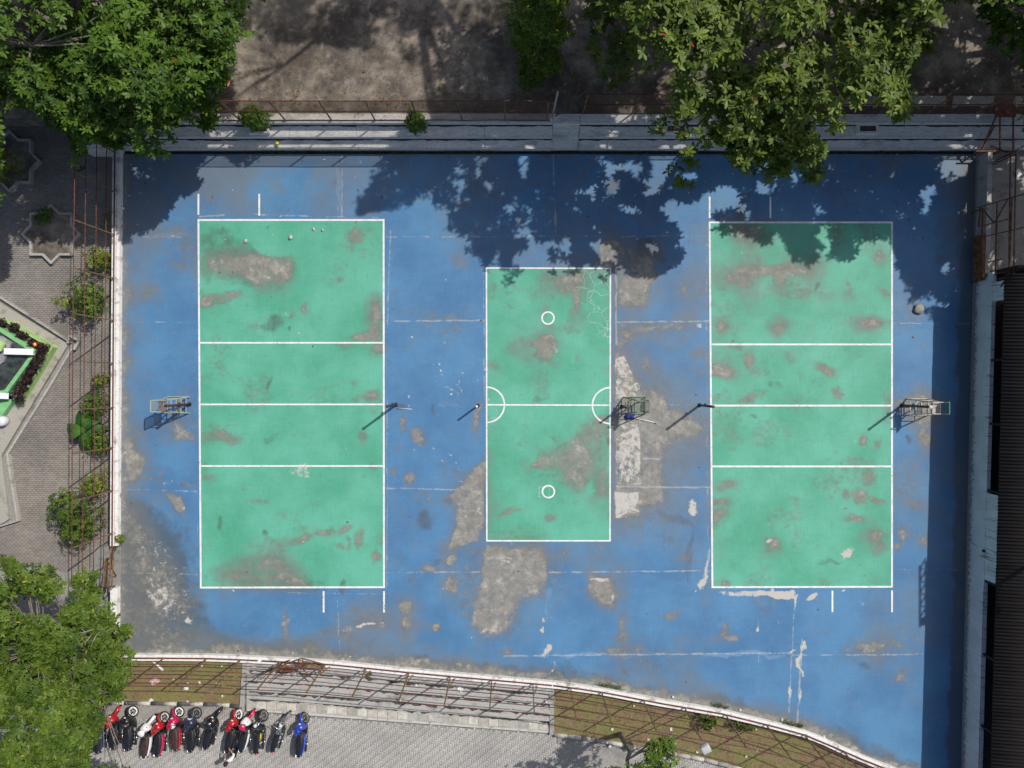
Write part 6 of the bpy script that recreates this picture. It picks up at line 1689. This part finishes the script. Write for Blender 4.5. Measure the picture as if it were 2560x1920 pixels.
tr = thing('almond_tree', 'huge spreading tree with paddle leaves in rosettes overhanging the upper edge of the court', 'tree', (13.5, 17.2, GZ), group='paddle-leaved trees along the upper edge')
P, A, T, C = crown(rng, [(12.8, 16.6, 6.8, 9.4, 8.0, 4.6), (12.5, 10.8, 5.4, 6.0, 4.2, 2.6), (6.0, 17.0, 9.6, 4.6, 4.2, 3.0), (17, 12.5, 6.4, 4.5, 4.5, 2.6), (13.0, 8.6, 4.9, 5.4, 2.4, 1.8), (10.2, 9.4, 5, 2.6, 2.6, 1.8), (5.7, 12.6, 9.4, 2.4, 2.6, 1.5), (7.6, 11.0, 7.2, 2.2, 2.2, 1.2), (2.4, 12.3, 9, 1.2, .9, .5), (7.0, 9.8, 3.6, 1.6, 2.0, .9), (16.2, 12.2, 4.9, 2.2, 2.4, .9), (13.6, 8.9, 2.8, 1.2, 1.2, .5)], 640, 26, .9, TRM, flat=.7)
off = np.array([13.5, 17.2, GZ])
leaves(tr, 'crown', P - off, A, T, 8, .30, .42, M['leaf_tr'], rng, odd=.0015)
limbs(tr, (0, 0, 0), (-.3, -.5, 3.6), C - off, .42, rng, 13, masks=TRM, off=off); twigs(tr, P - off, A, 26, rng)
print('TR', len(P))
# lower shaded boughs of the same tree kind behind it
LOWM = [[(1450, -300), (1580, -300), (1610, 60), (1625, 300), (1550, 320), (1520, 240), (1470, 120)]]
rng = np.random.default_rng(35)
t3 = thing('almond_tree', 'smaller shaded paddle-leaved tree in the gap behind the hedge-like column tree', 'tree', (6.9, 16.2, GZ), group='paddle-leaved trees along the upper edge')
P, A, T, C = crown(rng, [(6.0, 15.6, 3.6, 3.0, 3.4, 1.8)], 40, 18, .8, LOWM)
off = np.array([6.9, 16.2, GZ]); leaves(t3, 'crown', P - off, A, T, 8, .24, .44, M['leaf_tr'], rng); limbs(t3, (0, 0, 0), (-.4, -.2, 1.8), C - off, .16, rng, 6, masks=LOWM, off=off)
R2M = [[(2330, -900), (3400, -900), (3400, 400), (2560, 175), (2530, 160), (2500, 196), (2482, 238), (2450, 258), (2425, 215), (2400, 152), (2342, 112)], [(2545, 170), (2600, 160), (2600, 240), (2548, 220)]]
rng = np.random.default_rng(41)
t2 = thing('almond_tree', 'dark tree in the upper right corner above the concrete benches', 'tree', (25.5, 18.0, GZ), group='paddle-leaved trees along the upper edge')
P, A, T, C = crown(rng, [(25.0, 16.0, 7.4, 6.5, 8.0, 3.2), (27, 9, 8, 4.5, 6, 2.6), (20.6, 11.8, 10.0, 3.6, 2.3, 1.5)], 380, 30, 1.0, R2M)
off = np.array([25.5, 18.0, GZ]); leaves(t2, 'crown', P - off, A, T, 8, .31, .43, M['leaf_tl'], rng, odd=.001); limbs(t2, (0, 0, 0), (0, -.5, 3.8), C - off, .36, rng, 10, masks=R2M, off=off)
print('R2', len(P))

# trees beyond the frame whose shade dapples the soil
rng = np.random.default_rng(47)
t5 = thing('tall_tree', 'tall open-crowned tree beyond the bare soil, dappling it with shade', 'tree', (4.0, 26.5, GZ))
P, A, T, C = crown(rng, [(4.5, 23.8, 18.0, 9.5, 5.0, 2.6), (-1.0, 26.5, 19.0, 6, 4.5, 2.5)], 165, 24, 1.1, [], flat=.6)
off = np.array([4.0, 26.5, GZ]); leaves(t5, 'crown', P - off, A, T, 7, .27, .44, M['leaf_tl'], rng); limbs(t5, (0, 0, 0), (-.3, -.7, 13.0), C - off, .34, rng, 10)

# column tree with drooping leaves
def column_tree(label, x, y, z0, z1, r, seed, n=3600):
    rng = np.random.default_rng(seed)
    root = thing('column_tree', label, 'tree', (x, y, z0))
    u = rng.random(n); a = rng.random(n) * 6.283; h = u * (z1 - z0)
    rr = r * np.clip(np.minimum(1.0, (1 - u) * 7.0), .3, 1) * (.7 + .45 * rng.random(n)) * (1 + .22 * np.sin(a * 3 + h * 2.2) + .18 * np.sin(a * 2 - h * 1.1))
    p = np.stack([np.cos(a) * rr, np.sin(a) * rr, h + .25], -1)
    ax = np.stack([np.cos(a) * .8, np.sin(a) * .8, np.full(n, .35)], -1) + rng.normal(0, .25, (n, 3))
    leaves(root, 'crown', p, ax, rng.random(n) * .9, 6, .25, .22, M['leaf_col'], rng, tilt=(-.9, .1), droop=.5)
    MB().tube([(0, 0, -.2), (0, 0, (z1 - z0) * .5), (.05, 0, (z1 - z0) * .95)], [.14, .10, .03], 10).build('trunk', M['bark'], root)
column_tree('tall narrow column tree with drooping leaves beside the palm', 1.15, 14.75, GZ, 12.9, .92, 51)
# palm
M['palm_leaf'] = leaf_mat('palm_leaflet', (0.02, 0.06, 0.012), (0.10, 0.20, 0.04), odd=(0.3, 0.25, 0.1))
def palm(label, x, y, z0, h, nf, L, seed):
    rng = np.random.default_rng(seed)
    root = thing('palm_tree', label, 'palm', (x, y, z0))
    MB().tube([(0, 0, -.2), (.05, 0, h * .5), (0, 0, h)], [.17, .13, .11], 10).build('trunk', M['bark'], root)
    for k in range(nf):
        a = 2 * math.pi * k / nf + rng.normal(0, .2); e0 = rng.uniform(.25, 1.0); l = L * rng.uniform(.8, 1.1)
        pts = []
        for j in range(9):
            f = j / 8; rr = l * f * math.cos(e0 * (1 - .5 * f)); zz_ = l * (math.sin(e0) * f - .62 * f * f)
            pts.append(np.array([math.cos(a) * rr, math.sin(a) * rr, h + zz_]))
        V = []; side = np.array([-math.sin(a), math.cos(a), 0])
        for j in range(36):
            f = .12 + .86 * j / 35; i0 = min(7, int(f * 8)); t_ = f * 8 - i0
            p = pts[i0] * (1 - t_) + pts[i0 + 1] * t_; d = pts[i0 + 1] - pts[i0]; d /= np.linalg.norm(d)
            ln = .42 * math.sin(math.pi * (.14 + .8 * f)) + .06
            for s in (-1, 1):
                q = p + (side * s * .8 + d * .55 + np.array([0, 0, -.22])) * ln; w_ = d * .016
                V += [p - w_, p + w_, q + w_ * .3, q - w_ * .3]
        fr_ = link('frond', np_mesh('frond', np.array(V), np.arange(len(V)).reshape(-1, 4), M['palm_leaf'], {'tint': np.full(len(V), rng.random() * .9)}), root)
        MB().tube([tuple(p) for p in pts], [.022] * 3 + [.015] * 3 + [.008] * 3, 5).build('midrib', M['leaf_lime'] if False else M['twig'], fr_)
palm('young feathery palm between the bare soil and the column tree', .45, 16.6, GZ, 2.4, 13, 2.3, 61)

# corner tree lower left
BLM = [[(-900, 1392), (10, 1385), (60, 1415), (100, 1402), (130, 1420), (160, 1440), (200, 1425), (242, 1432), (235, 1460), (272, 1480), (292, 1520), (302, 1536), (285, 1560), (335, 1566), (320, 1590), (300, 1610), (336, 1632), (326, 1690), (300, 1722), (322, 1750), (250, 1756), (262, 1800), (236, 1850), (216, 1882), (228, 1925), (230, 2600), (-900, 2600)]]
rng = np.random.default_rng(71)
t4 = thing('garden_tree', 'leafy bright green tree at the lower left corner hanging over the motorcycles', 'tree', (-22.5, -14.2, LOW))
P, A, T, C = crown(rng, [(-21.0, -13.6, 4.4, 5.6, 7.0, 2.6)], 560, 32, .58, BLM, check=False, shell=.6, flat=.8)
off = np.array([-22.5, -14.2, LOW]); leaves(t4, 'crown', P - off, A, T, 8, .185, .42, M['leaf_bl'], rng, odd=.006); limbs(t4, (0, 0, 0), (.5, .2, 2.8), C - off, .2, rng, 10); twigs(t4, P - off, A, 110, rng, (.4, 1.1))
print('BL', len(P))

# small bare-trunked tree at the lower kerb
STM = [[(1612, 1858), (1650, 1848), (1680, 1842), (1690, 1868), (1702, 1884), (1735, 1896), (1732, 1925), (1730, 2300), (1500, 2300), (1562, 1905), (1590, 1912), (1618, 1905)]]
rng = np.random.default_rng(77)
b0 = W(1552, 1838, -.9)
t6 = thing('street_tree', 'small tree with a bare crooked trunk growing on the turf bank by the road', 'tree', tuple(b0))
off = np.array(b0)
P, A, T, C = crown(rng, [(5.2, -16.9, 3.4, 2.3, 1.9, 1.0), (6.2, -15.6, 3.9, 1.2, .8, .5)], 70, 16, .5, STM, check=False)
leaves(t6, 'crown', P - off, A, T, 7, .17, .42, M['leaf_bl'], rng)
path_ = [Vector(b0) - Vector((0, 0, .3)), W(1554, 1842, -.2), W(1563, 1858, 1.0), W(1575, 1880, 2.0), W(1568, 1900, 2.5), W(1572, 1940, 3.0)]
MB().tube([p - Vector(b0) for p in path_], [.16, .13, .115, .10, .09, .07], 10).build('trunk', M['bark'], t6)
lb = MB()
for c in C:
    j = min(path_[3:], key=lambda q: (q - Vector(c)).length); m_ = j.lerp(Vector(c), .5) + Vector((0, 0, -.1))
    lb.tube([j - Vector(b0), m_ - Vector(b0), Vector(c) - Vector(b0)], [.03, .02, .008], 5, cap=False)
lb.build('bough', M['twig'], t6)['kind'] = 'stuff'

# shrubs
def shrub(label, px, py, zb, r, h, m, seed, L=.10, n=260, K=7, wr=.42, cat='shrub', name='shrub', group=None, squash=1.0, lobes=3, odd=.01):
    rng = np.random.default_rng(seed)
    p0 = W(px, py, zb + h * .55)
    root = thing(name, label, cat, (p0.x, p0.y, zb), group=group)
    P, A = [], []
    for k in range(lobes):
        c = np.array([rng.normal(0, r * .32), rng.normal(0, r * .32 * squash), h * rng.uniform(.45, .68)]) if k else np.array([0, 0, h * .55])
        d = rng.normal(size=(n // lobes, 3)); d /= np.linalg.norm(d, axis=1, keepdims=True)
        rr = rng.uniform(.45, 1.05, (len(d), 1)) ** .8 * (1 if k == 0 else .72)
        q = c + d * rr * np.array([r, r * squash, h * .45]); P.append(q); A.append(d + np.array([0, 0, .4]) + rng.normal(0, .3, d.shape))
    P = np.concatenate(P); A = np.concatenate(A); P[:, 2] = np.maximum(P[:, 2], .03)
    leaves(root, 'foliage', P, A, np.clip(rng.random(len(P)), 0, 1), K, L, wr, m, rng, odd=odd)
    st_ = MB()
    for k in range(5):
        i = rng.integers(0, len(P)); st_.tube([(0, 0, -.05), tuple(P[i] * np.array([.4, .4, .55])), tuple(P[i] * .9)], [.022, .014, .006], 5, cap=False)
    st_.build('stem', M['bark'], root)
    return root
shrub('lime-tipped bush behind the rails, upper of the two by the spiky plants', 240, 652, LOW, .62, 1.5, M['leaf_lime'], 101, .13, 170)
shrub('tall loose bush behind the rails with one bright yellow-green sprig', 208, 738, LOW, .95, 1.9, M['leaf_shrub'], 102, .13, 420, squash=1.25)
shrub('bright yellow-green sprig sticking out towards the paved path', 160, 757, LOW, .28, 1.9, M['leaf_lime'], 103, .13, 40, lobes=1)
shrub('clipped round bush of tiny leaves touching the straight white wall', 246, 1008, LOW, .66, 1.6, M['leaf_shrub'], 104, .075, 620, squash=1.3)
shrub('low yellowish bush at the head of the clipped round bush', 252, 955, LOW, .42, 1.2, M['leaf_lime'], 105, .09, 150)
shrub('fine-leaved bush between the banana plant and the straight white wall', 243, 1110, LOW, .62, 1.3, M['leaf_shrub'], 106, .085, 380, squash=1.2)
shrub('largest garden bush behind the rails, nearest the wall gap', 200, 1290, LOW, 1.15, 2.0, M['leaf_bl'], 107, .15, 560, squash=1.2)
shrub('golden-tipped bush behind the rails just above the largest bush', 238, 1212, LOW, .62, 1.7, M['leaf_lime'], 108, .11, 260)
shrub('small weed bush at the broken end of the straight white wall', 300, 1348, .0, .24, .5, M['leaf_lime'], 109, .09, 60, lobes=1)
shrub('round shrub with a yellow tip in the planter nearest the corner tree', 643, 300, 1.1, .72, 1.6, M['leaf_shrub'], 119, .10, 800, squash=.8)
shrub('shrub with a tall sprout in the planter before the chain-link fence', 1042, 306, 1.1, .58, 1.4, M['leaf_shrub'], 111, .10, 480)
shrub('tall sprout of the planter shrub leaning to the wire fence', 1030, 286, 1.1, .22, 1.7, M['leaf_shrub'], 112, .085, 60, lobes=1)
shrub('yellowish shrub filling the star bed at the left edge', 16, 418, -.88, .95, 1.6, M['leaf_lime'], 113, .12, 300)
shrub('low clover-like plant in the lower star bed', 104, 540, -.88, .5, .5, M['leaf_shrub'], 114, .09, 160)
shrub('bright leafy weed bush under the curved wall, largest of three', 1768, 1796, -.3, .5, .7, M['leaf_bl'], 115, .15, 90)
shrub('bright leafy weed bush under the curved wall, middle of three', 1842, 1808, -.3, .36, .6, M['leaf_bl'], 116, .14, 50)
shrub('bright leafy weed bush under the curved wall, smallest of three', 1876, 1817, -.3, .22, .5, M['leaf_bl'], 117, .13, 26, lobes=1)
shrub('tiny weed growing on the steps by the rusty post', 922, 1688, -.12, .14, .2, M['leaf_bl'], 118, .07, 20, lobes=1)
for k, (x, y) in enumerate([(4, 806), (34, 818), (58, 838), (80, 860), (108, 872), (100, 890), (88, 910), (76, 930), (64, 950), (50, 970), (44, 988)]):
    shrub((ORD[k] + ' dark purple bush from the left edge on the upper arm of the green planter') if k < 5 else (ORD[k - 5] + ' dark purple bush below the planter corner on its lower arm'), x, y, -.52, .26 if k < 4 else .34, .45, M['leaf_purple'], 130 + k, .075, 150, group='dark purple planter bushes', lobes=2)
fl = thing('flower', 'single red and yellow flower among the dark purple bushes', 'flower', tuple(W(88, 861, -.05)))
mb = MB()
for k in range(7):
    a = k / 7 * 6.283; mb.add([(0, 0, 0), (.09 * math.cos(a - .4), .09 * math.sin(a - .4), .03), (.13 * math.cos(a), .13 * math.sin(a), .02), (.09 * math.cos(a + .4), .09 * math.sin(a + .4), .03)], [(0, 1, 2, 3)])
mb.build('petal_ring', mat('red_petal', (.6, .04, .03), .6), fl)
MB().lathe([(0, .06), (.06, .05), (.07, .03)], n=10).build('flower_centre', M['yellow'], fl); MB().tube([(0, 0, 0), (0, 0, -.5)], .01, 5).build('stem', M['leaf_shrub'], fl)
# banana plant: each leaf its own part
bp = W(196, 1074, .2)
ba = thing('banana_plant', 'banana plant with broad drooping leaves behind the rails', 'plant', (bp.x, bp.y, LOW))
MB().tube([(0, 0, 0), (0, 0, .7)], [.09, .06], 8).build('stem', M['bark'], ba)
rb = random.Random(5)
for k in range(11):
    a = 2 * math.pi * k / 11 + rb.uniform(-.25, .25); l = rb.uniform(.7, 1.15); V = []; n = 8
    for j in range(n + 1):
        f = j / n; rr = l * f; z = .7 + .65 * f * l - .95 * f * f * l + rb.uniform(-.01, .01); w_ = .19 * math.sin(math.pi * (.06 + .9 * f)) ** .7
        for s in (-1, 0, 1):
            V.append((math.cos(a) * rr - math.sin(a) * s * w_, math.sin(a) * rr + math.cos(a) * s * w_, z + (abs(s) * -.03)))
    F = [(3 * j + s, 3 * j + s + 1, 3 * j + 4 + s, 3 * j + 3 + s) for j in range(n) for s in (0, 1)]
    link('leaf', np_mesh('banana_leaf', V, F, M['leaf_big'], {'tint': np.full(len(V), rb.random() * .97)}, smooth=True), ba)
# spiky plants along the foot of the straight wall
for k, (x, y) in enumerate([(262, 540), (258, 565), (262, 640), (258, 668), (266, 690), (256, 745), (262, 775), (255, 1180)]):
    p = W(x, y, LOW + .3); rs = np.random.default_rng(160 + k); n = 26
    root = thing('spiky_plant', ORD[k] + ' pale spiky plant from the top along the foot of the straight wall', 'plant', (p.x, p.y, LOW), group='spiky plants along the wall foot')
    leaves(root, 'foliage', np.zeros((n // 9, 3)) + rs.normal(0, .05, (n // 9, 3)) + np.array([0, 0, .12]), np.tile([0, 0, 1.0], (n // 9, 1)), rs.random(n // 9), 10, .42, .07, M['leaf_lime'], rs, tilt=(.2, .9), droop=.5)
def soil_litter(n, seed):
    r = np.random.default_rng(seed)
    X = r.uniform(-14, 24, n); Y = 12.75 + r.exponential(2.2, n); Y = np.minimum(Y, 22)
    s = r.uniform(.018, .05, n); a_ = r.random(n) * 6.28; V = []
    for (u_, v_, z_) in ((-1, -.1, .0), (0, -.6, .012), (1, .1, .004), (0, .6, .02)):
        V.append(np.stack([X + s * (u_ * np.cos(a_) - v_ * np.sin(a_)), Y + s * (u_ * np.sin(a_) + v_ * np.cos(a_)), GZ + .0 + z_ + 0 * X], -1))
    o = link('fallen_leaves', np_mesh('soil_litter', np.stack(V, 1).reshape(-1, 3), np.arange(4 * n).reshape(-1, 4), M['dry_leaf'], {'tint': np.repeat(r.random(n) * .6, 4)})); o['kind'] = 'stuff'
soil_litter(1300, 9)
rs_ = np.random.default_rng(12); ns_ = 260
sp_ = np.stack([rs_.uniform(-13, 1.5, ns_), 12.6 + rs_.exponential(.7, ns_), np.full(ns_, GZ - .03)], -1)
blades('weeds', sp_, 2600, .10, M['grass'], 14, spread=1.0, jit=.10)
print('objects', len(bpy.data.objects), 'tris', sum(len(o.data.polygons) for o in bpy.data.objects if o.type == 'MESH') * 2)
